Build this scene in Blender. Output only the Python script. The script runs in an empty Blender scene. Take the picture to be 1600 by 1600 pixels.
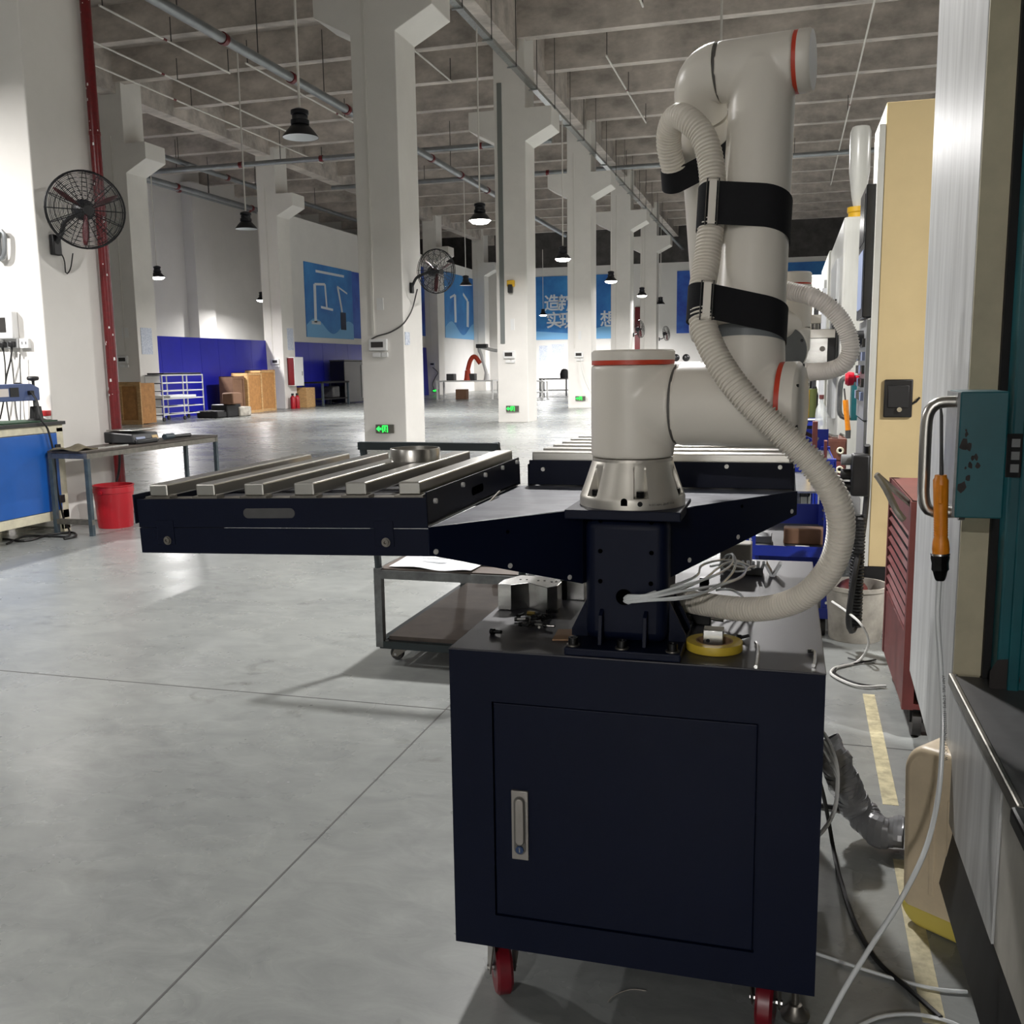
import bpy, bmesh, math, random
from mathutils import Vector as V, Matrix as Mx
random.seed(7)
S = bpy.context.scene
COL = S.collection
PI = math.pi

# ---------------- camera ----------------
CAM_H = 1.4
F = 1510.0
def _basis():
    d = V((1232-800, 568-800, F)).normalized()
    r = math.radians(0.8); a, b = math.sin(r), math.cos(r)
    c = -(a*d.x+b*d.y)/d.z
    w = V((a, b, c)).normalized()
    x = w.cross(d)
    # world vectors of camera right, down, forward
    right = V((x.x, d.x, -w.x)); down = V((x.y, d.y, -w.y)); fwd = V((x.z, d.z, -w.z))
    return right, down, fwd
RIGHT, DOWN, FWD = _basis()
C0 = V((0, 0, CAM_H))
cd = bpy.data.cameras.new('camera'); cam = bpy.data.objects.new('camera', cd); COL.objects.link(cam)
cd.sensor_width = 36; cd.sensor_fit = 'HORIZONTAL'; cd.lens = F/1600*36; cd.clip_start = 0.05; cd.clip_end = 300
mw = Mx.Identity(4)
for i, ax in enumerate((RIGHT, -DOWN, -FWD)):
    for j in range(3): mw[j][i] = ax[j]
mw.translation = C0
cam.matrix_world = mw
S.camera = cam

# ---------------- world, exposure ----------------
W = bpy.data.worlds.new('world'); S.world = W; W.use_nodes = True
W.node_tree.nodes['Background'].inputs[0].default_value = (0.75, 0.85, 1, 1)
W.node_tree.nodes['Background'].inputs[1].default_value = 0.05
S.view_settings.view_transform = 'Standard'
S.view_settings.look = 'None'
S.view_settings.exposure = 0.68
S.view_settings.gamma = 1
S.view_settings.use_curve_mapping = False
S.cycles.use_denoising = True
S.cycles.max_bounces = 7
S.cycles.diffuse_bounces = 4
S.cycles.sample_clamp_indirect = 6
LAMP_W = 300.0            # watts of one lit high bay lamp
LAMP_COL = (1.0, 0.975, 0.965)

# ---------------- pixel helpers (measuring the photograph) ----------------
def ray(px, py): return RIGHT*(px-800)+DOWN*(py-800)+FWD*F
def PZ(px, py, z=0.0): v = ray(px, py); return C0+v*((z-CAM_H)/v.z)
def PY(px, py, y): v = ray(px, py); return C0+v*(y/v.y)
def PX(px, py, x): v = ray(px, py); return C0+v*(x/v.x)

# ---------------- materials ----------------
def lin(c):
    c /= 255.0
    return c/12.92 if c <= 0.04045 else ((c+0.055)/1.055)**2.4
def rgb(r, g, b): return (lin(r), lin(g), lin(b), 1)
MATS = {}
def mat(name, c, rough=0.5, metal=0.0, vary=0.0, scale=8.0, bump=0.0, bscale=60.0, c2=None, spec=0.5, stretch=None, rv=0.0, coat=0.0, trans=0.0, emit=None, es=0.0, alpha=1.0, ior=None, lo=0.35, hi=0.7):
    m = bpy.data.materials.new(name); m.use_nodes = True
    nt = m.node_tree; p = nt.nodes['Principled BSDF']
    p.inputs['Base Color'].default_value = rgb(*c)
    p.inputs['Roughness'].default_value = rough
    p.inputs['Metallic'].default_value = metal
    p.inputs['Specular IOR Level'].default_value = spec
    if coat: p.inputs['Coat Weight'].default_value = coat; p.inputs['Coat Roughness'].default_value = 0.1
    if trans: p.inputs['Transmission Weight'].default_value = trans
    if ior: p.inputs['IOR'].default_value = ior
    if alpha < 1: p.inputs['Alpha'].default_value = alpha
    if emit: p.inputs['Emission Color'].default_value = rgb(*emit); p.inputs['Emission Strength'].default_value = es
    if vary or bump or c2 or rv:
        tc = nt.nodes.new('ShaderNodeTexCoord'); mp = nt.nodes.new('ShaderNodeMapping')
        nt.links.new(tc.outputs['Object'], mp.inputs[0])
        if stretch: mp.inputs['Scale'].default_value = stretch
        if vary or c2 or rv:
            n = nt.nodes.new('ShaderNodeTexNoise'); n.inputs['Scale'].default_value = scale; n.inputs['Detail'].default_value = 6; n.inputs['Roughness'].default_value = 0.62
            nt.links.new(mp.outputs[0], n.inputs['Vector'])
            if vary or c2:
                cr = nt.nodes.new('ShaderNodeValToRGB')
                cr.color_ramp.elements[0].position = lo; cr.color_ramp.elements[1].position = hi
                e = c2 if c2 else tuple(max(0, k*(1-vary)) for k in c)
                cr.color_ramp.elements[0].color = rgb(*e); cr.color_ramp.elements[1].color = rgb(*c)
                nt.links.new(n.outputs[0], cr.inputs[0]); nt.links.new(cr.outputs[0], p.inputs['Base Color'])
            if rv:
                mr = nt.nodes.new('ShaderNodeMapRange'); mr.inputs[1].default_value = 0.3; mr.inputs[2].default_value = 0.7
                mr.inputs[3].default_value = max(0.02, rough-rv); mr.inputs[4].default_value = min(1, rough+rv)
                nt.links.new(n.outputs[0], mr.inputs[0]); nt.links.new(mr.outputs[0], p.inputs['Roughness'])
        if bump:
            n2 = nt.nodes.new('ShaderNodeTexNoise'); n2.inputs['Scale'].default_value = bscale; n2.inputs['Detail'].default_value = 3
            nt.links.new(mp.outputs[0], n2.inputs['Vector'])
            bp = nt.nodes.new('ShaderNodeBump'); bp.inputs['Strength'].default_value = bump; bp.inputs['Distance'].default_value = 0.01
            nt.links.new(n2.outputs[0], bp.inputs['Height']); nt.links.new(bp.outputs[0], p.inputs['Normal'])
    MATS[name] = m
    return m

# ---------------- mesh builder ----------------
def frame(d):
    d = d.normalized()
    u = V((0, 0, 1)) if abs(d.z) < 0.9 else V((1, 0, 0))
    x = u.cross(d).normalized(); y = d.cross(x)
    return x, y
class MB:
    def __init__(s, M=None): s.v = []; s.f = []; s.M = M
    def add(s, vs, fs):
        o = len(s.v)
        s.v += [(s.M @ V(p)) if s.M is not None else V(p) for p in vs]
        s.f += [tuple(i+o for i in f) for f in fs]; return s
    def box(s, x0, x1, y0, y1, z0, z1):
        if x0 > x1: x0, x1 = x1, x0
        if y0 > y1: y0, y1 = y1, y0
        if z0 > z1: z0, z1 = z1, z0
        return s.add([(x0,y0,z0),(x1,y0,z0),(x1,y1,z0),(x0,y1,z0),(x0,y0,z1),(x1,y0,z1),(x1,y1,z1),(x0,y1,z1)],
                     [(0,3,2,1),(4,5,6,7),(0,1,5,4),(1,2,6,5),(2,3,7,6),(3,0,4,7)])
    def bar(s, p, q, w, h=None, up=(0,0,1)):
        """rectangular bar from p to q, width w, height h"""
        p, q = V(p), V(q); h = h or w; d = (q-p).normalized(); up = V(up)
        if abs(d.dot(up)) > 0.95: up = V((0,1,0))
        x = d.cross(up).normalized(); y = x.cross(d)
        c = []
        for e in (p, q):
            for a, b in ((-1,-1),(1,-1),(1,1),(-1,1)): c.append(e+x*(a*w/2)+y*(b*h/2))
        return s.add(c, [(3,2,1,0),(4,5,6,7),(0,1,5,4),(1,2,6,5),(2,3,7,6),(3,0,4,7)])
    def cyl(s, p, q, r0, r1=None, n=16, cap=True):
        p, q = V(p), V(q); r1 = r0 if r1 is None else r1; x, y = frame(q-p); vs = []
        for e, r in ((p, r0), (q, r1)):
            for i in range(n):
                t = 2*PI*i/n; vs.append(e+x*(r*math.cos(t))+y*(r*math.sin(t)))
        fs = [(i, (i+1)%n, n+(i+1)%n, n+i) for i in range(n)]
        if cap: fs += [tuple(range(n-1,-1,-1)), tuple(range(n, 2*n))]
        return s.add(vs, fs)
    def lathe(s, o, axis, prof, n=24, cap=True):
        """prof: list of (radius, distance along axis)"""
        o, axis = V(o), V(axis).normalized(); x, y = frame(axis); vs = []; fs = []
        for r, h in prof:
            for i in range(n):
                t = 2*PI*i/n; vs.append(o+axis*h+x*(r*math.cos(t))+y*(r*math.sin(t)))
        k = len(prof)
        for j in range(k-1):
            for i in range(n): fs.append((j*n+i, j*n+(i+1)%n, (j+1)*n+(i+1)%n, (j+1)*n+i))
        if cap: fs += [tuple(range(n-1,-1,-1)), tuple(range((k-1)*n, k*n))]
        return s.add(vs, fs)
    def tube(s, pts, r, n=8, cap=True, closed=False):
        pts = [V(p) for p in pts]; k = len(pts); vs = []; fs = []
        R = r if isinstance(r, (list, tuple)) else [r]*k
        tan = []
        for i in range(k):
            if closed: t = pts[(i+1)%k]-pts[i-1]
            else: t = pts[min(i+1,k-1)]-pts[max(i-1,0)]
            tan.append(t.normalized() if t.length > 1e-9 else V((0,0,1)))
        x, _ = frame(tan[0])
        for i in range(k):
            x = (x-tan[i]*x.dot(tan[i]))
            if x.length < 1e-6: x, _ = frame(tan[i])
            x.normalize(); y = tan[i].cross(x)
            for j in range(n):
                t = 2*PI*j/n; vs.append(pts[i]+x*(R[i]*math.cos(t))+y*(R[i]*math.sin(t)))
        for i in range(k if closed else k-1):
            a, b = i*n, ((i+1)%k)*n
            for j in range(n): fs.append((a+j, a+(j+1)%n, b+(j+1)%n, b+j))
        if cap and not closed: fs += [tuple(range(n-1,-1,-1)), tuple(range((k-1)*n, k*n))]
        return s.add(vs, fs)
    def prism(s, poly, ext):
        """poly: 3D points of a planar polygon, ext: extrusion vector"""
        poly = [V(p) for p in poly]; ext = V(ext); k = len(poly)
        nrm = V((0,0,0))
        for i in range(k): nrm += poly[i].cross(poly[(i+1)%k])
        if nrm.dot(ext) < 0: poly.reverse()
        return s.add(poly+[p+ext for p in poly], [tuple(range(k-1,-1,-1)), tuple(range(k,2*k))]+[(i,(i+1)%k,k+(i+1)%k,k+i) for i in range(k)])
    def quad(s, a, b, c, d): return s.add([a,b,c,d], [(0,1,2,3)])
    def sphere(s, c, r, n=12, m=8, sz=1.0):
        return s.lathe(c, (0,0,1), [(max(1e-4, r*math.sin(PI*j/m)), -r*sz*math.cos(PI*j/m)) for j in range(m+1)], n)
    def grid(s, fn, nu, nv, closed_u=False):
        vs = [fn(i/(nu if closed_u else nu-1), j/(nv-1)) for j in range(nv) for i in range(nu)]
        fs = []
        for j in range(nv-1):
            for i in range(nu if closed_u else nu-1):
                fs.append((j*nu+i, j*nu+(i+1)%nu, (j+1)*nu+(i+1)%nu, (j+1)*nu+i))
        return s.add(vs, fs)
    def mesh(s, name, m=None, smooth=35):
        me = bpy.data.meshes.new(name); me.from_pydata([tuple(p) for p in s.v], [], s.f)
        if m: me.materials.append(MATS[m] if isinstance(m, str) else m)
        if smooth is not None and smooth > 0:
            me.shade_smooth()
            try: me.set_sharp_from_angle(angle=math.radians(smooth))
            except Exception: pass
        me.update(); return me
    def build(s, name, m, parent=None, smooth=35, bevel=0.0, bseg=2, label=None, remesh=0.0, rsm=8, solid=0.0, subsurf=0):
        o = bpy.data.objects.new(name, s.mesh(name, m, smooth)); COL.objects.link(o)
        if parent is not None: adopt(o, parent)
        if solid:
            k = o.modifiers.new('solid', 'SOLIDIFY'); k.thickness = solid; k.offset = 0
        if subsurf:
            k = o.modifiers.new('sub', 'SUBSURF'); k.levels = subsurf; k.render_levels = subsurf
        if remesh:
            k = o.modifiers.new('remesh', 'REMESH'); k.mode = 'VOXEL'; k.voxel_size = remesh; k.use_smooth_shade = True
            if rsm: k2 = o.modifiers.new('smooth', 'SMOOTH'); k2.factor = 0.6; k2.iterations = rsm
        if bevel:
            k = o.modifiers.new('bevel', 'BEVEL'); k.width = bevel; k.segments = bseg; k.limit_method = 'ANGLE'; k.angle_limit = math.radians(40); k.harden_normals = False
        if label: o['label'] = label
        return o
WORLD_LOC = {}
def adopt(o, parent):
    o.parent = parent
    M = WORLD_LOC.get(parent.name)
    if M is None: M = Mx.Identity(4)
    o.matrix_parent_inverse = M.inverted()
    WORLD_LOC[o.name] = Mx.Identity(4)
def tag(o, label, cat, group=None):
    o['label'] = label; o['category'] = cat
    if group: o['group'] = group
    return o
def thing(name, label, cat, loc=(0,0,0), group=None):
    o = bpy.data.objects.new(name, None); COL.objects.link(o); o.location = loc; o.empty_display_size = 0.05
    WORLD_LOC[o.name] = Mx.Translation(V(loc))
    return tag(o, label, cat, group)
def struct(o): o['kind'] = 'structure'; return o
def copy_tree(o, parent=None, label=None, loc=None, rotz=None):
    c = o.copy(); COL.objects.link(c)
    if parent is not None: c.parent = parent; c.matrix_parent_inverse = o.matrix_parent_inverse.copy()
    if label: c['label'] = label
    if loc is not None: c.location = loc
    if rotz is not None: c.rotation_euler = (0,0,rotz)
    for ch in list(o.children): copy_tree(ch, c)
    return c
def smoothpath(pts, step=0.02):
    """Catmull-Rom through pts, resampled at a uniform step"""
    P = [V(p) for p in pts]; P = [P[0]*2-P[1]]+P+[P[-1]*2-P[-2]]; out = []
    for i in range(1, len(P)-2):
        for k in range(24):
            t = k/24; a, b, c, d = P[i-1], P[i], P[i+1], P[i+2]
            out.append(0.5*((2*b)+(c-a)*t+(2*a-5*b+4*c-d)*t*t+(3*b-a-3*c+d)*t**3))
    out.append(P[-2])
    res = [out[0]]; acc = 0
    for i in range(1, len(out)):
        seg = (out[i]-out[i-1]).length
        while acc+seg >= step and seg > 0:
            t = (step-acc)/seg; q = out[i-1].lerp(out[i], t); res.append(q)
            out[i-1] = q; seg = (out[i]-q).length; acc = 0
        acc += seg
    if (res[-1]-out[-1]).length > step*0.3: res.append(out[-1])
    return res
def wire(name, label, pts, r, m, cat='cable', group=None, parent=None, step=0.03, n=6):
    o = MB().tube(smoothpath(pts, step), r, n).build(name, m, parent)
    if parent is None: tag(o, label, cat, group)
    return o
def text_mesh(s, size, M, name, m, parent, depth=0.002, align='LEFT', bold=0.0):
    cu = bpy.data.curves.new(name, 'FONT'); cu.body = s; cu.size = size; cu.extrude = depth; cu.align_x = align; cu.resolution_u = 3; cu.offset = bold
    t = bpy.data.objects.new(name, cu); COL.objects.link(t)
    dg = bpy.context.evaluated_depsgraph_get(); dg.update()
    me = bpy.data.meshes.new_from_object(t.evaluated_get(dg)); me.transform(M)
    bpy.data.objects.remove(t); bpy.data.curves.remove(cu)
    me.materials.clear(); me.materials.append(MATS[m])
    o = bpy.data.objects.new(name, me); COL.objects.link(o)
    if parent is not None: adopt(o, parent)
    return o
def basisM(o, x, y, z):
    M = Mx.Identity(4)
    for i, a in enumerate((x, y, z)):
        for j in range(3): M[j][i] = a[j]
    M.translation = V(o); return M
# ---------------- palette ----------------
def floor_mat():
    m = mat('floor_concrete', (160,163,158), 0.27, spec=0.7)
    nt = m.node_tree; p = nt.nodes['Principled BSDF']; L = nt.links.new
    tc = nt.nodes.new('ShaderNodeTexCoord')
    def noise(sc, det, ro, stretch=(1,1,1), dist=0.0):
        mp = nt.nodes.new('ShaderNodeMapping'); mp.inputs['Scale'].default_value = stretch; L(tc.outputs['Object'], mp.inputs[0])
        n = nt.nodes.new('ShaderNodeTexNoise'); n.inputs['Scale'].default_value = sc; n.inputs['Detail'].default_value = det; n.inputs['Roughness'].default_value = ro; n.inputs['Distortion'].default_value = dist
        L(mp.outputs[0], n.inputs['Vector']); return n
    def ramp(n, a, b, ca, cb):
        r = nt.nodes.new('ShaderNodeValToRGB'); r.color_ramp.elements[0].position = a; r.color_ramp.elements[1].position = b
        r.color_ramp.elements[0].color = ca; r.color_ramp.elements[1].color = cb; L(n.outputs[0], r.inputs[0]); return r
    def mul(a, b):
        x = nt.nodes.new('ShaderNodeMix'); x.data_type = 'RGBA'; x.blend_type = 'MULTIPLY'; x.inputs[0].default_value = 1
        L(a, x.inputs[6]); L(b, x.inputs[7]); return x.outputs[2]
    base = ramp(noise(0.55, 5, .55), .3, .7, rgb(122,125,124), rgb(143,146,143))
    fine = ramp(noise(5.5, 9, .72, (1,1.8,1), .8), .25, .75, (.72,.72,.73,1), (1.12,1.12,1.1,1))
    spot = ramp(noise(2.1, 7, .6, (1,1.3,1), 1.5), .27, .37, (.7,.69,.68,1), (1,1,1,1))
    L(mul(mul(base.outputs[0], fine.outputs[0]), spot.outputs[0]), p.inputs['Base Color'])
    rn = noise(1.5, 5, .6); mr = nt.nodes.new('ShaderNodeMapRange'); mr.inputs[1].default_value = .3; mr.inputs[2].default_value = .7; mr.inputs[3].default_value = .22; mr.inputs[4].default_value = .34
    L(rn.outputs[0], mr.inputs[0]); L(mr.outputs[0], p.inputs['Roughness'])
floor_mat()
mat('joint_dark', (70,70,68), 0.7)
mat('ceiling_concrete', (212,203,194), 0.9, vary=0.28, scale=1.6, bump=0.15, bscale=6, stretch=(0.6,1,1))
mat('wall_white', (226,224,220), 0.85, vary=0.03, scale=0.8)
mat('wall_upper_unlit', (92,89,87), 0.9, vary=0.3, scale=1.5)  # dark grey stands in for missing light high on the far wall
mat('column_white', (228,225,219), 0.75, vary=0.035, scale=1.2)
mat('panel_blue', (34,38,168), 0.32, vary=0.12, scale=0.7, bump=0.05, bscale=1.5)
mat('pipe_red', (112,15,22), 0.35, vary=0.15, scale=30)
mat('pipe_grey', (150,154,156), 0.35, metal=0.6, vary=0.1, scale=3)
mat('conduit_white', (215,212,205), 0.5)
mat('conduit_grey', (128,132,130), 0.4, metal=0.3)
mat('rod_dark', (70,68,66), 0.6)
mat('lamp_black', (14,16,24), 0.4)
mat('lamp_inner', (225,228,232), 0.4)
mat('lamp_glow', (255,255,255), 0.4, emit=(255,252,244), es=14.0)
mat('black_plastic', (16,16,17), 0.45, vary=0.2, scale=40)
mat('black_rubber', (22,22,22), 0.7)
mat('red_blade', (84,20,26), 0.4)
mat('steel_wire', (26,26,28), 0.45, metal=0.4)
mat('robot_white', (222,217,206), 0.33, vary=0.015, scale=3, spec=0.45)
mat('robot_alu', (206,202,192), 0.4, metal=0.65, vary=0.05, scale=5)
mat('robot_grey', (112,116,118), 0.4)
mat('stripe_orange', (196,62,36), 0.4)
mat('seam_dark', (84,82,78), 0.6)
mat('hole_black', (2,2,2), 0.9, spec=0.0)
mat('screw_zinc', (214,213,209), 0.35, metal=0.3)
mat('hose_white', (222,216,204), 0.42, spec=0.5)
mat('hose_plain', (240,234,226), 0.4)
mat('strap_black', (9,10,16), 0.85, vary=0.2, scale=80, bump=0.1, bscale=300)
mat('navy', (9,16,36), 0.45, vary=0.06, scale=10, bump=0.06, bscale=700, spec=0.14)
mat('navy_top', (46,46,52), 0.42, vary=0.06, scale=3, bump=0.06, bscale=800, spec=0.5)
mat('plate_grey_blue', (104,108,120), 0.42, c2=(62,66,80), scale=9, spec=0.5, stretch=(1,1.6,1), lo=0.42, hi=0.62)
mat('steel', (188,186,180), 0.3, metal=1.0, vary=0.05, scale=2)
mat('steel_dull', (140,136,128), 0.42, metal=0.9, vary=0.18, scale=20)
mat('steel_bright', (215,215,212), 0.2, metal=1.0, vary=0.05, scale=20)
mat('alu_block', (205,205,202), 0.25, metal=1.0, vary=0.12, scale=9, stretch=(1,1,6))
mat('bolt_black', (12,12,13), 0.35, metal=0.3)
mat('chrome', (210,210,210), 0.15, metal=1.0)
mat('handle_grey', (150,146,140), 0.35, metal=0.7)
mat('key_blue', (20,50,90), 0.35)
mat('wheel_red', (112,14,28), 0.35, vary=0.15, scale=20)
mat('wheel_dark', (40,38,36), 0.6)
mat('clear_tube', (228,232,232), 0.15, spec=0.8, alpha=0.8)
mat('tube_print', (60,62,66), 0.5)
mat('tape_yellow', (204,176,56), 0.45, vary=0.06, scale=30)
mat('tape_core', (150,120,90), 0.8)
mat('frame_steel', (128,130,130), 0.35, metal=0.75, vary=0.25, scale=14)
mat('frame_teal', (22,38,42), 0.45, vary=0.2, scale=8)
mat('wood_shelf', (92,82,74), 0.6, vary=0.2, scale=6)
mat('paper', (238,240,242), 0.7)
mat('cabinet_blue', (28,92,176), 0.35, vary=0.06, scale=4)
mat('cream_paint', (218,212,186), 0.5, vary=0.1, scale=14)
mat('desk_dark', (52,52,50), 0.45, vary=0.2, scale=10)
mat('sealer_blue', (72,88,130), 0.42)
mat('mat_green', (36,66,46), 0.7)
mat('pot_red', (176,40,44), 0.45)
mat('sticker', (214,206,200), 0.6)
mat('table_wood', (78,70,62), 0.55, vary=0.3, scale=7)
mat('leg_bluegrey', (64,78,86), 0.5, vary=0.25, scale=18)
mat('bucket_red', (176,26,38), 0.35, vary=0.05, scale=5)
mat('cloth_khaki', (112,104,84), 0.9, vary=0.2, scale=20)
mat('scale_black', (30,31,33), 0.4)
mat('scale_pan', (150,150,146), 0.3, metal=0.8)
mat('keypad_yellow', (196,168,120), 0.6)
mat('box_white', (222,222,220), 0.5)
mat('box_window', (60,58,56), 0.25)
mat('sign_green', (30,120,50), 0.4, emit=(40,255,80), es=1.6)
mat('sign_plate', (110,108,100), 0.35, metal=0.5)
mat('notice', (226,230,236), 0.6, c2=(170,180,200), scale=26)
mat('crate_wood', (206,164,110), 0.75, vary=0.2, scale=6, stretch=(1,1,5))
mat('crate_board', (184,132,76), 0.75, vary=0.15, scale=9)
mat('card_brown', (122,90,68), 0.8, vary=0.1, scale=5)
mat('banner_blue', (36,98,176), 0.6, c2=(66,148,212), scale=0.5, lo=0.3, hi=0.7)
mat('banner_deep', (30,40,150), 0.6, c2=(60,110,200), scale=0.6)
mat('banner_print', (216,222,228), 0.7)
mat('banner_dark', (36,46,70), 0.7)
mat('banner_wave', (120,176,220), 0.7)
mat('machine_cream', (212,190,142), 0.45, vary=0.05, scale=2.5, bump=0.03, bscale=30)
mat('machine_white', (214,214,206), 0.3, vary=0.08, scale=4, stretch=(2,2,0.3), spec=0.6)
mat('machine_silver', (210,212,211), 0.42, metal=0.25, vary=0.16, scale=6, stretch=(4,4,0.35), spec=0.6, bump=0.02, bscale=90)
mat('machine_beige', (186,178,150), 0.5, vary=0.12, scale=5)
mat('machine_olive', (120,120,96), 0.5, vary=0.1, scale=5)
mat('machine_lower', (208,205,194), 0.4, vary=0.25, scale=3, stretch=(1,1,0.6))
mat('teal', (12,88,96), 0.38, vary=0.12, scale=6)
mat('chip_dark', (38,34,32), 0.7)
mat('kick_black', (34,34,34), 0.5, vary=0.5, scale=8, stretch=(2,2,0.5))
mat('dark_void', (10,10,11), 0.8)
mat('screen_black', (14,15,18), 0.25)
mat('screen_keys', (120,132,160), 0.4)
mat('panel_grey', (120,122,122), 0.4, metal=0.3)
mat('estop_red', (186,16,40), 0.3)
mat('orange_grip', (222,134,20), 0.42, vary=0.08, scale=40)
mat('red_cart', (106,50,48), 0.5, vary=0.2, scale=7)
mat('drawer_brown', (104,58,44), 0.55, vary=0.25, scale=9)
mat('shelf_blue', (20,44,150), 0.4, vary=0.1, scale=6)
mat('bright_blue', (20,80,220), 0.4)
mat('liner_grey', (74,74,74), 0.5, vary=0.2, scale=10)
mat('pail_white', (176,170,158), 0.6, vary=0.25, scale=8)
mat('jug_white', (226,208,176), 0.4, vary=0.12, scale=5, spec=0.4)
mat('jug_liquid', (214,196,96), 0.3)
mat('film_grey', (120,121,123), 0.28, vary=0.1, scale=8)
mat('line_yellow', (200,190,152), 0.6, vary=0.25, scale=25)
mat('cable_black', (18,18,18), 0.5)
mat('cable_white', (206,206,202), 0.4)
mat('galv', (186,190,190), 0.28, metal=0.9, vary=0.15, scale=25)
mat('green_can', (84,92,44), 0.5)
mat('yellow_paint', (216,170,32), 0.45)
mat('bottle_clear', (200,206,206), 0.1, alpha=0.45, spec=0.8)
mat('orange_robot', (200,70,40), 0.5)
mat('brass', (150,130,70), 0.35, metal=0.9)
# ---------------- the hall ----------------
WX0, WX1, WY0, WY1 = -18.6, 16.0, -12.0, 60.0
ROW = -6.77
WXL = -24.5
fl = struct(MB().box(WXL-.3, WX1, WY0, WY1, -0.2, 0).build('floor', 'floor_concrete', smooth=None))
def joint(x0, x1, y0, y1):
    b = MB().box(x0, x1, y0, y1, -0.002, 0.0008).build('joint', 'joint_dark', fl, smooth=None)
for jx in (-12.2, -6.77, -1.33, 4.1): joint(jx-.003, jx+.003, WY0+.1, WY1-.1)
for k in range(-2, 9): joint(WX0+.1, WX1-.1, 3.62+5.5*k-.003, 3.62+5.5*k+.003)
# worn tape line
for q, (ya, yb, lab_) in enumerate(((2.05, 2.77, 'worn pale yellow floor tape beside the white jug'), (3.13, 4.22, 'pale yellow floor tape leading up to the red tool cart'))):
    tag(MB().prism([(.322+.013*(ya-2.6), ya, 0), (.37+.013*(ya-2.6), ya, 0), (.37+.013*(yb-2.6), yb, 0), (.322+.013*(yb-2.6), yb, 0)], (0,0,.001)).build('floor_tape', 'line_yellow', smooth=None), lab_, 'tape')

cl = struct(MB().box(WXL-.3, WX1, WY0, WY1, 10.1, 10.3).build('ceiling', 'ceiling_concrete', smooth=None))
BEAM = 2.775
beam_me = MB().box(WXL, WX1, -.14, .14, 9.27, 10.1).mesh('beam', 'ceiling_concrete', None)
for k in range(-13, 13):
    b = bpy.data.objects.new('beam', beam_me); COL.objects.link(b); b.parent = cl; b.location = (0, 24.05+BEAM*k, 0)
for gx, gz in ((ROW, 9.0), (-18.25, 9.0), (8.2, 9.0)):
    MB().box(gx-.25, gx+.25, WY0, WY1, gz, 10.1).build('girder', 'ceiling_concrete', cl, smooth=None)

wl = struct(MB().box(WXL-.3, WXL, WY0, WY1, 0, 10.1).build('wall_left', 'wall_white', smooth=None))
for y0 in (28.6, 36.4, 44.6):      # pilaster strips on the wall
    MB().box(WXL, WXL+.5, y0, y0+1.3, 0, 9.2).build('pilaster', 'wall_white', wl, smooth=None)
wp = struct(MB().box(WX0-.25, WX0, 33.2, WY1, 0, 7.3).build('wall_partition', 'wall_white', smooth=None))
# blue protective boards, each a sheet of its own
bf = thing('board_fence', 'row of tall blue boards standing between the left columns behind the tube rack', 'fence', (WX0, 28.6, 0))
bp = thing('board_fence', 'row of tall blue boards along the left partition under the robot banner', 'fence', (WX0, 40.0, 0))
rr = random.Random(3)
for par, y0, y1 in ((bf, 24.95, 32.3), (bp, 33.2, 48.9)):
    n = int((y1-y0)/1.22)+1; w = (y1-y0)/n
    for i in range(n):
        lean = .05+rr.random()*.03
        MB().prism([(WX0+.04+lean, y0+i*w+.004, 0.0), (WX0+.04+lean+.02, y0+i*w+.004, 0.0), (WX0+.05, y0+i*w+.004, 2.5), (WX0+.03, y0+i*w+.004, 2.5)], (0, w-.008, 0)).build('board', 'panel_blue', par, smooth=None)
wf = struct(MB().box(WXL-.3, WX1, WY1, WY1+.3, 0, 7.5).build('wall_far', 'wall_white', smooth=None))
MB().box(WXL-.3, WX1, WY1+.02, WY1+.3, 7.5, 10.1).build('unlit_upper_band', 'wall_upper_unlit', wf, smooth=None)  # upper far wall coloured dark to read as an unlit bay
struct(MB().box(WX1, WX1+.3, WY0, WY1, 0, 10.1).build('wall_right', 'wall_white', smooth=None))
struct(MB().box(WXL-.3, WX1, WY0-.3, WY0, 0, 10.1).build('wall_back', 'wall_white', smooth=None))

pipe_extra = [(-21.0, 20, 45, 7.9), (-20.2, 22, 45, 8.5), (-22.3, 22, 45, 8.2)]
# ---------------- columns ----------------
def column(y, label, side=0, deep=.9, x0=-7.17, x1=-6.37, top=10.1, group='white hall columns'):
    xc = (x0+x1)/2
    t = thing('column', label, 'column', (xc, y, 0), group)
    R = [(x1, 0), (x1, 6.9), (x1+.66, 7.24), (x1+.66, 7.68), (x1, 7.68), (x1, top)]
    L = [(x0, top), (x0, 7.68), (x0-.66, 7.68), (x0-.66, 7.24), (x0, 6.9), (x0, 0)] if side == 0 else [(x0, top), (x0, 0)]
    MB().prism([(px, y, pz) for px, pz in R+L], (0, deep, 0)).build('shaft', 'column_white', t, smooth=None, bevel=.012)
    return t
CY = [7.28, 15.72, 24.0, 32.3, 40.6, 48.9]
lab = ['nearest white column at far left carrying the wall fan and red riser pipe',
 'large white column behind the grey slat tray with breaker box and second wall fan',
 'white column standing behind the left half of the second slat tray, yellow bracket on it',
 'white column partly hidden behind the robot shoulder, with a white wire hanging from its box',
 'distant white column just right of the lettered banner, fifth in the middle row',
 'most distant white column of the middle row, seen just left of the robot']
cols = [column(y, l) for y, l in zip(CY, lab)]
llab = ['white corbelled column by the wheeled tube rack at the left wall',
 'white corbelled column with fire hose cabinet by the left wall', 'far white column by the left wall between the two robot banners', 'most distant left wall column, right of the second robot banner']
lcols = [column(y, l, side=1, x0=-18.6, x1=-17.85, group='columns along the left wall') for y, l in zip((24.0, 32.3, 48.9, 57.2), llab)]
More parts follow.
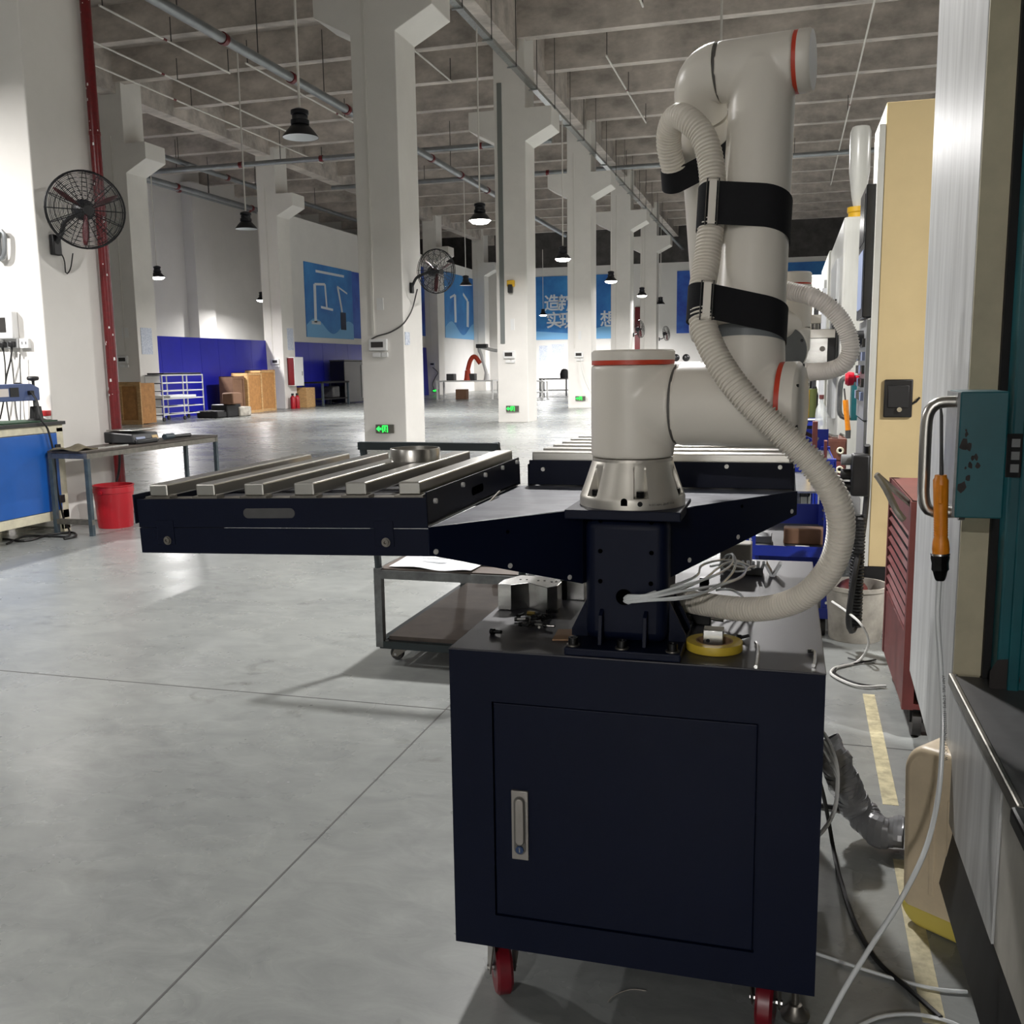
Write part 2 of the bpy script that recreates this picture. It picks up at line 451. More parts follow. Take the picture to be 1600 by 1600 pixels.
# raised border lines (surface conduits) on the faces
for c, y, xx, ztop, m in ((cols[1], CY[1], -6.93, 8.6, 'conduit_white'), (cols[2], CY[2], -7.02, 8.3, 'conduit_grey'), (cols[3], CY[3], -6.95, 8.3, 'conduit_white'), (cols[4], CY[4], -6.95, 8.3, 'conduit_white'), (cols[5], CY[5], -6.95, 8.3, 'conduit_white')):
    w = .06 if m == 'conduit_grey' else .022
    MB().box(xx-w, xx+w, y-.02, y, 2.0, ztop).build('conduit', m, c, smooth=None)
for c, y in zip(lcols, (24.0, 32.3, 48.9, 57.2)):
    MB().box(-18.3, -18.26, y-.02, y, 2.0, 7.9).build('conduit', 'conduit_white', c, smooth=None)

# red riser pipe
t = thing('riser_pipe', 'dark red riser pipe with chipped paint on the near left column', 'pipe', (-6.27, 8.05, 0))
MB().cyl((-6.30, 8.05, 0), (-6.30, 8.05, 8.0), .048, n=20).build('pipe', 'pipe_red', t)
for z in (1.2, 3.6, 6.0):
    MB().cyl((-6.30, 8.05, z), (-6.30, 8.05, z+.03), .053, n=20).build('clamp', 'pipe_red', t)
rr = random.Random(9)
chips = MB()
for i in range(46):
    z = rr.uniform(.85, 4.8); a = rr.uniform(-PI*.95, -PI*.05); s = rr.uniform(.004, .011)
    p = V((-6.30+.0483*math.cos(a), 8.05+.0483*math.sin(a), z)); x = V((-math.sin(a), math.cos(a), 0))
    chips.quad(p-x*s-V((0,0,s*1.3)), p+x*s-V((0,0,s)), p+x*s*.7+V((0,0,s*1.6)), p-x*s*.8+V((0,0,s*1.5)))
k = chips.build('paint_chips', 'box_white', t, smooth=None); k['kind'] = 'stuff'

# breaker boxes, sockets, exit signs, notices
def breaker(px, py, y, label, w=.3, h=.2, socket=True, x=None):
    p = PY(px, py, y); x = p.x if x is None else x
    t = thing('breaker_box', label, 'breaker box', (x, y, p.z-h/2), 'breaker boxes on columns')
    MB().box(x-w/2, x+w/2, y-.06, y, p.z-h/2, p.z+h/2).build('case', 'box_white', t, bevel=.012)
    MB().box(x-w*.36, x+w*.3, y-.065, y-.06, p.z-h*.22, p.z+h*.26).build('window', 'box_window', t, smooth=None)
    if socket:
        MB().box(x-w*.32, x+w*.12, y-.04, y, p.z-h/2-.11, p.z-h/2-.03).build('socket', 'box_white', t, bevel=.006)
        MB().box(x+w*.16, x+w*.5, y-.04, y, p.z-h/2-.11, p.z-h/2-.03).build('socket', 'box_white', t, bevel=.006)
breaker(592, 539, CY[1], 'white breaker box below the conduit on the large centre column', .34, .2)
breaker(796, 554, CY[2], 'white breaker box on the column with the grey conduit', .3, .2)
breaker(905, 554, CY[3], 'white breaker box with white wire, on the column beside the robot', .3, .2)
breaker(193, 562, 24.0, 'white breaker box on the left wall column by the wooden crate', .34, .22)
breaker(431, 565, 32.3, 'white breaker box on the column with the fire hose cabinet', .3, .2)
breaker(676, 569, 48.9, 'small white breaker box on the far left wall column', .3, .2)
def exit_sign(px, py, y, label, x=None):
    p = PY(px, py, y); x = p.x; z = p.z
    t = thing('exit_sign', label, 'exit sign', (x, y, z-.075), 'exit signs on columns')
    MB().box(x-.17, x+.17, y-.03, y, z-.075, z+.075).build('plate', 'sign_plate', t, smooth=None, bevel=.004)
    a = MB().prism([(x-.16, y-.034, z), (x-.1, y-.034, z+.05), (x-.1, y-.034, z+.02), (x-.06, y-.034, z+.02), (x-.06, y-.034, z-.02), (x-.1, y-.034, z-.02), (x-.1, y-.034, z-.05)], (0, .004, 0))
    a.build('arrow', 'sign_green', t, smooth=None)
    r = MB().box(x-.045, x+.06, y-.034, y-.03, z+.045, z+.06).box(x+.045, x+.06, y-.034, y-.03, z-.06, z+.05).box(x-.045, x-.03, y-.034, y-.03, z-.06, z+.05)
    r.box(x-.01, x+.02, y-.034, y-.03, z+.012, z+.036).bar((x+.004, y-.032, z+.012), (x-.004, y-.032, z-.02), .02, .004).bar((x-.004, y-.032, z-.018), (x-.022, y-.032, z-.055), .012, .004).bar((x-.004, y-.032, z-.018), (x+.022, y-.032, z-.05), .012, .004).bar((x+.004, y-.032, z+.005), (x+.03, y-.032, z-.012), .011, .004)
    r.build('pictogram', 'sign_green', t, smooth=None)
exit_sign(602, 670, CY[1]-.02, 'lit green exit sign low on the large centre column')
exit_sign(801, 638.5, CY[2]-.02, 'lit green exit sign on the column with the grey conduit')
exit_sign(907, 622.5, CY[3]-.02, 'lit green exit sign on the column beside the robot shoulder')
p = PY(681, 610.5, 40.6)
exit_sign(681, 610.5, 48.88, 'small lit green exit sign at the foot of the far left column')
def wall_card(px, py, w, h, label, y=None, x=None, m='notice', name='notice', cat='notice'):
    if y is not None:
        p = PY(px, py, y); b = MB().box(p.x-w/2, p.x+w/2, y-.012, y-.001, p.z-h/2, p.z+h/2)
    else:
        p = PX(px, py, x); b = MB().box(x+.001, x+.012, p.y-w/2, p.y+w/2, p.z-h/2, p.z+h/2)
    return tag(b.build(name, m, smooth=None), label, cat)
wall_card(229, 533, .5, .75, 'tall paper notice on the column beside the tube rack', x=-17.85)
wall_card(453.5, 530, .45, .8, 'tall paper notice above the fire hose cabinet', x=-17.85)
wall_card(636, 529, .2, .22, 'small paper note on the bright side of the centre column', x=-6.37)
wall_card(594, 475, .12, .2, 'white remote receiver box above the breaker box on the centre column', y=CY[1], m='box_white', name='receiver_box', cat='box')
wall_card(801, 507, .1, .28, 'white receiver box on the column with grey conduit', y=CY[2], m='box_white', name='receiver_box', cat='box')
wall_card(906, 524, .1, .28, 'white receiver box on the column beside the robot', y=CY[3], m='box_white', name='receiver_box', cat='box')
wall_card(196, 520, .2, .28, 'white receiver box on the left wall column above its breaker box', y=24.0, m='box_white', name='receiver_box', cat='box')
for q, (px, py) in enumerate(((849, 552), (872, 550))):
    wall_card(px, py, .55+.25*q, .95, ['left', 'right'][q]+' poster of the pair on the far wall under the lettered banner', y=WY1)
p = PY(799, 447, CY[2])
t = thing('yellow_bracket', 'small yellow and black bracket high on the column with grey conduit', 'bracket', (p.x, CY[2], p.z-.1))
MB().box(p.x-.09, p.x+.1, CY[2]-.12, CY[2], p.z-.02, p.z+.14).build('plate', 'yellow_paint', t, bevel=.02)
MB().box(p.x-.06, p.x+.06, CY[2]-.16, CY[2]-.05, p.z-.18, p.z+.03).build('weight', 'black_plastic', t, bevel=.02)
p1, p2 = PY(911, 556, CY[3]-.03), PY(925, 612, CY[3]-.05)
wire('hanging_wire', 'white wire hanging from the breaker box beside the robot', [PY(907, 565, CY[3]-.03), PY(911, 585, CY[3]-.05), PY(920, 607, CY[3]-.06), PY(932, 625, CY[3]-.05), PY(938, 637, CY[3]-.05)], .012, 'cable_white')
p = PX(655, 470, -6.33)
wire('fan_cable', 'dark cable sagging from the fan to the breaker box on the centre column', [PX(652, 452, -6.3), PX(645, 480, -6.33), PX(638, 495, -6.33), PY(628, 508, CY[1]-.02), PY(610, 519, CY[1]-.02), PY(590, 525, CY[1]-.02), PY(580, 530, CY[1]-.02)], .012, 'rod_dark')
p = PY(677, 585, 40.5)
wire('sign_cable', 'dark cable looping to the small exit sign on the far left column', [PY(676, 574, 48.85), PY(684, 582, 48.8), PY(680, 590, 48.85), PY(676, 600, 48.85), PY(678, 608, 48.85)], .02, 'rod_dark')

# items on the nearest column face
p = PY(4, 508, CY[0])
t = thing('breaker_box', 'white breaker box above the socket strip on the bright near column face', 'breaker box', (p.x, CY[0], p.z-.12), 'breaker boxes on columns')
a, b = PY(-30, 487, CY[0]-.07), PY(22, 530, CY[0]-.07)
MB().box(a.x, b.x, CY[0]-.075, CY[0], b.z, a.z).build('case', 'box_white', t, bevel=.015)
a, b = PY(-22, 497, CY[0]-.08), PY(9, 519, CY[0]-.08)
MB().box(a.x, b.x, CY[0]-.079, CY[0]-.074, b.z, a.z).build('window', 'box_window', t, smooth=None)
for k, (x0, x1) in enumerate(((-12, 7), (8, 29), (30, 46))):
    a, b = PY(x0, 529, CY[0]-.03), PY(x1, 544, CY[0]-.03)
    t = thing('wall_socket', ['leftmost white wall socket under the breaker box with black plugs', 'middle white wall socket under the breaker box with a black plug', 'rightmost white wall socket of the strip, empty'][k], 'socket', (a.x, CY[0], b.z), 'wall sockets on the near column')
    MB().box(a.x, b.x-.004, CY[0]-.035, CY[0], b.z, a.z).build('plate', 'box_white', t, bevel=.005)
    for h in range(2):
        hx = a.x+(b.x-a.x)*(.3+.4*h)
        MB().box(hx-.004, hx+.004, CY[0]-.037, CY[0]-.034, (a.z+b.z)/2-.01, (a.z+b.z)/2+.015).build('slot', 'joint_dark', t, smooth=None)
for k, (px, py) in enumerate(((5, 538), (19, 537))):
    p = PY(px, py, CY[0]-.06)
    t = thing('power_plug', ['left black power plug in the socket strip', 'right black power plug in the socket strip'][k], 'plug', (p.x, p.y, p.z), 'black plugs')
    MB().box(p.x-.025, p.x+.025, p.y-.03, p.y+.022, p.z-.03, p.z+.02).build('body', 'black_plastic', t, bevel=.008)
    MB().cyl(p+V((0,-.01,-.03)), p+V((0,-.01,-.06)), .012, .006, 10).build('strain_relief', 'black_plastic', t)
g = 'black power cords hanging below the sockets'
for k, path in enumerate((((5,544),(8,570),(9,600),(10,625),(16,668)), ((19,543),(16,565),(10,590),(5,630),(0,655)), ((17,555),(21,590),(25,640),(30,668)), ((31,553),(32,600),(32,668)))):
    wire('hanging_cable', ['cord hanging from the left black plug', 'cord hanging from the right black plug and swinging left', 'thin cord behind the sealer running down from the middle socket', 'rightmost thin cord below the socket strip'][k], [PY(x, y, CY[0]-.05) for x, y in path], [.006,.007,.004,.004][k], 'cable_black', group=g)
p = PX(2, 383, -6.37)
t = thing('wall_bracket', 'grey metal bracket at the left picture edge on the near column', 'bracket', (p.x, p.y, p.z))
q = [PY(-6, 362, CY[0]-.05), PY(4, 362, CY[0]-.05), PY(7, 372, CY[0]-.05), PY(7, 395, CY[0]-.05), PY(3, 404, CY[0]-.05), PY(-6, 405, CY[0]-.05)]
MB().tube(smoothpath(q, .03), .02, 8).build('loop', 'pipe_grey', t)
MB().box(q[0].x-.04, q[0].x, CY[0]-.07, CY[0], q[-1].z, q[0].z).build('backplate', 'pipe_grey', t)

# ---------------- wall fans ----------------
def wall_fan(loc, n, base, arm, R, label, wires=22):
    loc, n = V(loc), V(n).normalized(); x, y = frame(n)
    if abs(y.z) < abs(x.z): x, y = y, -x
    t = thing('wall_fan', label, 'fan', base[0], 'black wall fans')
    P = lambda r, a, d: loc+x*(r*math.cos(a))+y*(r*math.sin(a))+n*d
    cage = MB()
    for r, d, w in ((R, 0, .008), (R*.985, .05, .0045), (R*.985, -.05, .0045)):
        cage.tube([P(r, 2*PI*i/48, d) for i in range(48)], w*R/.34, 6, closed=True)
    cage.build('rim', 'steel_wire', t)
    g = MB(); step = 16
    for k in range(wires):
        r = R*(.16+.82*k/wires)
        d = .085*math.sqrt(max(0, 1-(r/R)**2))+.045
        g.tube([P(r, 2*PI*i/36, d) for i in range(36)], max(.003*R/.34, .0022), 3, closed=True)
        if k % 3 == 0: g.tube([P(r, 2*PI*i/36, -d) for i in range(36)], max(.003*R/.34, .0022), 3, closed=True)
    for k in range(step):
        a = 2*PI*k/step
        for sg in (1, -1):
            g.tube([P(R*q, a, sg*(.085*math.sqrt(max(0, 1-q*q))+.045)) for q in (.14, .35, .55, .75, .9, 1)], .004*R/.34, 4)
    g.build('guard', 'steel_wire', t)
    MB().cyl(P(0,0,.13), P(0,0,.14), R*.13, n=20).build('badge', 'black_plastic', t)
    MB().lathe(P(0,0,-.17), n, [(.001,-.01),(.06,0),(.09,.03),(.09,.12),(.05,.16),(.03,.2)], 18).build('motor', 'lamp_black', t)
    for k in range(3):
        a0 = math.radians(27)+2*PI*k/3
        def bl(u, v):
            r = R*(.1+.82*v); w = .13*(.5+.8*math.sin(PI*min(1, v*.9+.1)))
            a = a0+(u-.5)*w*2.2*(1-.55*v)
            return P(r, a, .02+.05*(u-.5))
        MB().grid(bl, 5, 8).build('blade', 'red_blade', t, solid=.004)
    MB().cyl(P(0,0,0), P(0,0,.07), .045, .03, 16).build('hub', 'black_plastic', t)
    ax = [V(base[0])]+[V(q) for q in arm]+[P(0,0,-.14)]
    MB().tube(smoothpath(ax, .03), .022*R/.34, 10).build('arm', 'black_plastic', t)
    b = V(base[0]); bx = V(base[1])
    MB().box(b.x-.02, b.x+.03, b.y-.05, b.y+.05, b.z-.09, b.z+.09).build('wall_plate', 'black_plastic', t, bevel=.01)
    return t
fc = PX(133.5, 328, -5.93)
fb = PX(86, 383, -6.345)
wall_fan(fc, (C0-fc)+V((1.5,1.0,0)), (fb, (1,0,0)), [fb+V((.08,-.0,.10)), fb+V((.13,0,.2))], .325, 'black wall fan with dark red blades on the near left column')
wire('fan_cable', 'thin black cable hanging in a loop below the near wall fan', [fb+V((.02,.0,-.02)), PX(100, 405, -6.33), PX(103, 427, -6.34), PX(110, 420, -6.34), PX(114, 395, -6.3)], .006, 'cable_black')
fc = PX(682, 424, -5.85); fb = PX(643, 450, -6.345)
wall_fan(fc, (.8,-.55,-.1), (fb, (1,0,0)), [fb+V((.1,-.02,.16)), fb+V((.22,-.02,.22))], .37, 'black wall fan with red blades on the right side of the centre column', 12)
fc = PX(1000, 514, -5.9); fb = PX(990, 523, -6.345)
wall_fan(fc, (.9,-.2,.1), (fb, (1,0,0)), [fb+V((.2,0,.05))], .36, 'distant wall fan seen above the robot shoulder, left of the pair', 6)
fc = PX(1041, 521, -5.9); fb = PX(1030, 530, -6.345)
wall_fan(fc, (.9,-.2,.1), (fb, (1,0,0)), [fb+V((.2,0,.05))], .36, 'distant wall fan seen above the robot shoulder, right of the pair', 6)

# ---------------- high bay lamps ----------------
def make_lamp(zb):
    t = thing('high_bay_lamp', 'lamp', 'lamp', (0,0,zb), 'high bay lamps')
    MB().lathe((0,0,zb), (0,0,1), [(.1,.15),(.12,.16),(.12,.215),(.098,.225),(.102,.24),(.102,.27),(.094,.28),(.115,.29),(.115,.335),(.06,.36),(.012,.365)], 24).build('driver_housing', 'lamp_black', t)
    MB().lathe((0,0,zb), (0,0,1), [(.235,0),(.225,.02),(.175,.085),(.125,.14),(.1,.155),(.09,.15),(.115,.135),(.165,.08),(.215,.02),(.23,.0)], 32, cap=False).build('reflector', 'lamp_black', t)
    MB().lathe((0,0,zb), (0,0,1), [(.228,.001),(.214,.02),(.165,.078),(.115,.13),(.001,.135)], 32, cap=False).build('reflector_lining', 'lamp_inner', t)
    MB().cyl((0,0,zb+.34), (0,0,8.13), .017, n=8).build('rod', 'conduit_white', t)
    return t
ZL = 4.4
lamp0 = make_lamp(ZL)
glow_me = MB().lathe((0,0,ZL), (0,0,1), [(.001,-.07),(.1,-.066),(.165,-.05),(.2,-.02),(.21,.02)], 28, cap=False).mesh('diffuser', 'lamp_glow')
used = [False]
def lamp(x, y, lit, label, power=1.0):
    if not used[0]: o = lamp0; used[0] = True; o.location = (x, y, ZL); o['label'] = label
    else: o = copy_tree(lamp0, label=label, loc=(x, y, ZL))
    if lit:
        d = bpy.data.objects.new('diffuser', glow_me); COL.objects.link(d); d.parent = o; d.location = (0,0,-ZL)
        L = bpy.data.lights.new('lamp_light', 'AREA'); L.shape = 'DISK'; L.size = .3; L.energy = LAMP_W*power; L.color = LAMP_COL; L.spread = 2.9
        lo = bpy.data.objects.new('lamp_light', L); COL.objects.link(lo); lo.parent = o; lo.location = (0,0,-.08)
    return o
XR = -6.2
lamp(XR, 11.95, 0, 'nearest unlit black high bay lamp hanging left of the centre column')
lamp(XR, 19.65, 1, 'lit high bay lamp hanging just right of the centre column', .85)
lamp(XR, 27.35, 1, 'lit high bay lamp hanging left of the third column', .85)
lamp(XR, 35.1, 1, 'lit high bay lamp, third lit one along the column row')
lamp(XR, 42.8, 1, 'lit high bay lamp, most distant lit one along the column row', 1.3)
lamp(-9.4, 55.0, 1, 'added fill lamp for the far wall, hidden behind the far columns', 1.8)  # added out of sight to brighten the far wall and banner
lamp(-13.9, 56.0, 1, 'added fill lamp in the far left corner behind the centre column', 1.2)  # extra lamp, added to lift the far end of the hall
lamp(XR, 49.2, 0, 'distant unlit lamp between the robot hose and the far columns')
lamp(XR, 4.2, 1, 'lit high bay lamp over the column row beside the camera', .25)
lamp(XR, -3.6, 1, 'lit high bay lamp over the column row behind the camera', .2)
lamp(-1.0, -9.0, 1, 'added front fill lamp far behind the camera in the middle aisle', 2.0)  # added front fill for camera-facing surfaces
p = PZ(385, 358, ZL); lamp(p.x, p.y, 0, 'unlit black lamp hanging in front of the left wall, left of the second wall column')
lamp(-8.8, 4.6, 1, 'lit high bay lamp over the left aisle near the camera', 1.2)
p = PZ(728, 446, ZL); lamp(p.x, p.y, 0, 'unlit black lamp in front of the second robot banner')
lamp(-12.3, 28.2, 1, 'added fill lamp for the blue boards, hidden behind the centre column', 1.4)  # added out of sight to brighten the left wall and boards
p = PZ(880, 483, ZL); lamp(-11.8, 43.0, 0, 'small unlit lamp in front of the lettered banner')
q = C0+(PZ(246, 429, ZL)-C0)*1.03
lamp(q.x, q.y, 1, 'lit lamp beside the left wall column above the tube rack', 1.7)
q = C0+(PZ(408, 447, ZL)-C0)*1.2
lamp(q.x, q.y, 1, 'small lit lamp left of the fire hose cabinet column', .7)
XM = -1.0
for y, l, s in ((5.9, 1, 'lit high bay lamp above the steel cart'), (14.2, 1, 'lit high bay lamp hidden behind the robot elbow'), (22.5, 1, 'second lit lamp behind the robot upper arm'), (30.8, 1, 'third lit lamp behind the robot upper arm'), (39.0, 1, 'fourth lit lamp behind the robot upper arm'), (47.3, 1, 'fifth lit lamp behind the robot upper arm'), (-2.4, 0, 'unlit high bay lamp above the aisle behind the camera')):
    lamp(XM, y, l, s, 1.25 if y < 0 else (1.5 if y < 2 else (.6 if y < 10 else 1)))
for y, s in ((1.6, 'added lamp above the nearest machine, lighting the cream panel'), (9.9, 'lit high bay lamp over the milling machines'), (18.2, 'second lit lamp over the far machines'), (26.5, 'third lit lamp over the far machines'), (34.8, 'fourth lit lamp over the far machines'), (-3, 'lit lamp over the right aisle behind the camera')):  # first lamp here is added to light the cream end panel
    lamp(4.4, y, 1, s, .25 if y < 0 else (1.5 if y < 2 else (.6 if y < 10 else 1)))

# ---------------- pipes and trays under the ceiling ----------------
t = thing('cable_tray', 'galvanised cable tray running along the column row under the ceiling', 'cable tray', (XR, 15, 8.1))
MB().box(XR-.07, XR+.07, WY0+1, WY1-.5, 8.14, 8.16).build('tray_bottom', 'galv', t, smooth=None)
MB().box(XR-.075, XR-.07, WY0+1, WY1-.5, 8.14, 8.22).build('tray_side', 'galv', t, smooth=None)
MB().box(XR+.07, XR+.075, WY0+1, WY1-.5, 8.14, 8.22).build('tray_side', 'galv', t, smooth=None)
for k in range(22):
    y = 9+k*1.9
    MB().bar((XR+.09, y, 8.12), (XR+.09, y, 9.9), .016).build('hanger', 'rod_dark', t, smooth=None)
    MB().box(XR-.12, XR+.12, y-.02, y+.02, 8.11, 8.14).build('bracket', 'galv', t, smooth=None)
def pipe(p, q, r, label, couplings=(), hang=(), top=9.3, m='pipe_grey'):
    p, q = V(p), V(q)
    t = thing('sprinkler_pipe', label, 'pipe', p, 'ceiling sprinkler pipes')
    MB().cyl(p, q, r, n=16).build('pipe', m, t)
    d = (q-p).normalized(); L = (q-p).length
    for s in couplings:
        c = p+d*s
        MB().cyl(c-d*.06, c+d*.06, r*1.22, n=16).build('coupling', 'pipe_red', t)
    for s in hang:
        c = p+d*s
        MB().cyl(c, V((c.x, c.y, top)), .012, n=6).build('hanger', 'rod_dark', t)
pipe((-10.75, 8, 7.8), (-10.75, 48, 7.8), .1, 'thick grey sprinkler main running along the hall left of the columns', [3.5, 6.9, 9.7, 12.4, 15.2, 18, 21.2, 24, 27, 30], [4.5, 8.2, 11, 14, 17, 20, 23, 26, 29, 32])
pipe((-18, 37.2, 8.7), (15, 37.2, 8.7), .085, 'grey sprinkler main crossing the hall behind the third column', [3.3, 9, 13.5, 16.2, 21], [4, 8, 12, 15, 18, 22])
pipe((-23.5, 30.3, 8.3), (-7.2, 30.3, 8.3), .085, 'grey cross main between the left wall and the centre column', [5.5, 8.5, 11.5, 14], [3, 7, 11])
for k, (x, y0, y1) in enumerate(((-13.8, 10, 16.2), (-13.6, 17.8, 22.6), (-9, 10.5, 15), (-8.6, 18, 25), (-3.6, 12, 16.4), (-3.1, 17.2, 21.3), (-4.4, 24.2, 31), (-3.9, 33.4, 44), (1.9, 12.2, 17.5), (1.5, 20, 44), (-12.8, 22, 33), (-15.2, 16.5, 29), (-16.3, 17, 33))):
    pipe((x, y0, 8.75), (x, y1, 8.75), .022, ['thin branch pipe near the top left, in front of the first beams', 'thin branch pipe left of the nearest unlit lamp', 'thin branch pipe above the nearest unlit lamp', 'thin branch pipe behind the centre column corbel', 'thin branch pipe ending near the top between column and robot', 'thin branch pipe above the robot elbow', 'long thin branch pipe slanting down between the columns and the robot', 'far thin branch pipe left of the robot forearm strap', 'thin branch pipe slanting above the cream machine', 'long thin branch pipe right of the robot upper arm', 'thin branch pipe beyond the nearest unlit lamp', 'long thin conduit passing the first left wall column', 'lower thin conduit near the left wall columns'][k], [(y1-y0)*.45], [.1, (y1-y0)*.5, (y1-y0)-.05], m='conduit_white')

for k, (x, y0, y1, z) in enumerate(pipe_extra):
    pipe((x, y0, z), (x, y1, z), .09, ['grey duct pipe high over the left bay, lowest of three', 'grey pipe high over the left bay nearest the columns', 'grey pipe high over the left bay nearest the wall'][k], [6, 11, 16], [3, 8, 13, 18])
# ---------------- navy robot cabinet ----------------
CX0, CX1, CF, CB, CZ0, CZ1 = -.662, .083, 1.83, 2.90, .168, .827
t = thing('robot_cabinet', 'dark navy steel cabinet on red casters carrying the robot pedestal', 'cabinet', ((CX0+CX1)/2, CF, 0))
body = MB()
body.box(CX0, CX1, CF+.012, CB, CZ0, CZ1-.002)
D0, D1, DZ0, DZ1 = PY(779, 1095, CF).x, PY(1191, 1135, CF).x, .245, .715
D0, D1 = -.568, -.038
fr = MB().box(CX0, D0-.003, CF, CF+.013, CZ0, CZ1-.002).box(D1+.003, CX1, CF, CF+.013, CZ0, CZ1-.002).box(D0-.003, D1+.003, CF, CF+.013, CZ0, DZ0-.003).box(D0-.003, D1+.003, CF, CF+.013, DZ1+.003, CZ1-.002)
body.build('body', 'navy', t, smooth=None, bevel=.004)
fr.build('front_frame', 'navy', t, smooth=None)
dr = MB().box(D0, D1, CF+.002, CF+.011, DZ0, DZ1).build('door', 'navy', t, smooth=None, bevel=.002)
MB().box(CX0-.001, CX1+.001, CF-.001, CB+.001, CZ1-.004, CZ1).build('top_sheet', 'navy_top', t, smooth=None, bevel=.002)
# swing handle
hx, hz0, hz1 = -.548, .415, .545
p = PY(813, 1290, CF); hx = p.x; hz0 = PY(813, 1342, CF).z; hz1 = PY(812, 1235, CF).z
h = MB().box(hx-.018, hx+.018, CF-.004, CF+.003, hz0, hz1).build('handle', 'handle_grey', dr, bevel=.001)
def slot(cx, y0, y1, z0, z1, r, n=8):
    pts = []
    for i in range(n+1): a = PI*i/n; pts.append((cx+r*math.cos(a), y0, z1-r+r*math.sin(a)))
    for i in range(n+1): a = PI+PI*i/n; pts.append((cx+r*math.cos(a), y0, z0+r+r*math.sin(a)))
    return MB().prism(pts, (0, y1-y0, 0))
slot(hx, CF-.0055, CF-.003, hz0+.012, hz1-.012, .0125).build('handle_recess', 'seam_dark', dr)
slot(hx+.001, CF-.012, CF-.004, hz0+.035, hz1-.014, .0095).build('handle_grip', 'handle_grey', dr, bevel=.002)
MB().cyl((hx, CF-.004, hz0+.024), (hx, CF-.009, hz0+.024), .0085, n=16).build('lock', 'key_blue', dr)
MB().box(hx-.0012, hx+.0012, CF-.0095, CF-.009, hz0+.019, hz0+.029).build('keyhole', 'steel_bright', dr)
def caster(x, y, rot, R=.056, zt=CZ0, par=t, wm='wheel_red', w=.03):
    M = Mx.Translation((x, y, 0)) @ Mx.Rotation(rot, 4, 'Z')
    c = MB(M)
    c.box(-.05, .05, -.04, .04, zt-.006, zt).cyl((0,0,zt-.02), (0,0,zt-.005), .03)
    for s in (-1, 1): c.prism([(s*.026, -.035, zt-.02), (s*.026, .035, zt-.02), (s*.026, .05, R-.01), (s*.026, .02, R-.012)], (s*.004, 0, 0))
    f = c.build('caster', 'steel_dull', par, bevel=.001)
    wh = MB(M).lathe((-w/2, .03, R), (1,0,0), [(R*.62,0),(R*.9,0),(R,.006),(R,w-.006),(R*.9,w),(R*.62,w)], 28).build('wheel', wm, f)
    MB(M).lathe((-w/2-.002, .03, R), (1,0,0), [(R*.2,0),(R*.6,.004),(R*.6,w),(R*.2,w+.004)], 20).build('wheel_disc', 'frame_steel', f)
    MB(M).cyl((-.034, .03, R), (.034, .03, R), .007, n=8).build('axle', 'chrome', f)
caster(-.575, 1.90, .45, R=.06, w=.036); caster(-.012, 1.925, -.1, R=.06, w=.036); caster(-.575, 2.8, .4); caster(.0, 2.8, .3)
for x, y in ((.052, 2.0), (-.62, 2.72), (.045, 2.72)):
    f = MB().lathe((x, y, 0), (0,0,1), [(.03,0),(.031,.006),(.02,.016),(.014,.03),(.008,.032),(.008,CZ0)], 20).build('levelling_foot', 'steel_dull', t)

# ---------------- pedestal with gusset wings ----------------
PX0, PX1, PF, PB = -.388, -.220, 1.892, 2.06
t = thing('robot_pedestal', 'dark navy welded pedestal with triangular wings bolted onto the cabinet', 'pedestal', (-.304, 1.98, CZ1))
BX0, BX1, BY0, BY1 = -.418, -.186, 1.832, 2.10
MB().box(BX0, BX1, BY0, BY1, CZ1, CZ1+.016).build('base_plate', 'navy', t, smooth=None, bevel=.003)
MB().box(PX0, PX1, PF, PB, CZ1+.016, 1.098).build('column_tube', 'navy', t, bevel=.022, bseg=4, smooth=60)
MB().box(-.424, -.193, PF-.022, 2.08, 1.098, 1.117).build('top_plate', 'navy', t, smooth=None, bevel=.002)
for x in (-.352, -.262):
    MB().prism([(x-.004, PF, CZ1+.016), (x-.004, PF-.028, CZ1+.016), (x-.004, PF-.018, CZ1+.075), (x-.004, PF, CZ1+.085)], (.008,0,0)).build('gusset', 'navy', t, smooth=None, bevel=.001)
for y in (1.93, 2.02):
    for s, x in ((1, PX1), (-1, PX0)):
        MB().prism([(x, y-.004, CZ1+.016), (x+s*.034, y-.004, CZ1+.016), (x+s*.034, y-.004, CZ1+.03), (x, y-.004, CZ1+.1)], (0,.008,0)).build('gusset', 'navy', t, smooth=None)
for x, y in ((BX0+.015, BY0+.02), (BX1-.018, BY0+.02), (-.304, BY0+.02), (BX0+.015, BY1-.02), (BX1-.018, BY1-.02)):
    MB().cyl((x, y, CZ1+.016), (x, y, CZ1+.019), .014).build('washer', 'steel_dull', t)
    MB().lathe((x, y, CZ1+.019), (0,0,1), [(.010,0),(.010,.014),(.006,.014),(.005,.008)], 14).build('bolt', 'bolt_black', t)
for px, py in ((938, 813), (1018, 816), (938, 861), (1018, 864), (938, 908), (1017, 912)):
    p = PY(px, py, PF)
    MB().lathe((p.x, PF-.0006, p.z), (0,1,0), [(.0046,0),(.0048,-.0004),(.001,.0005)], 12).build('tapped_hole', 'hole_black', t)
p = PY(975, 933, PF)
MB().cyl((p.x, PF-.0008, p.z), (p.x, PF+.002, p.z), .0165, n=28).build('cable_hole', 'hole_black', t)
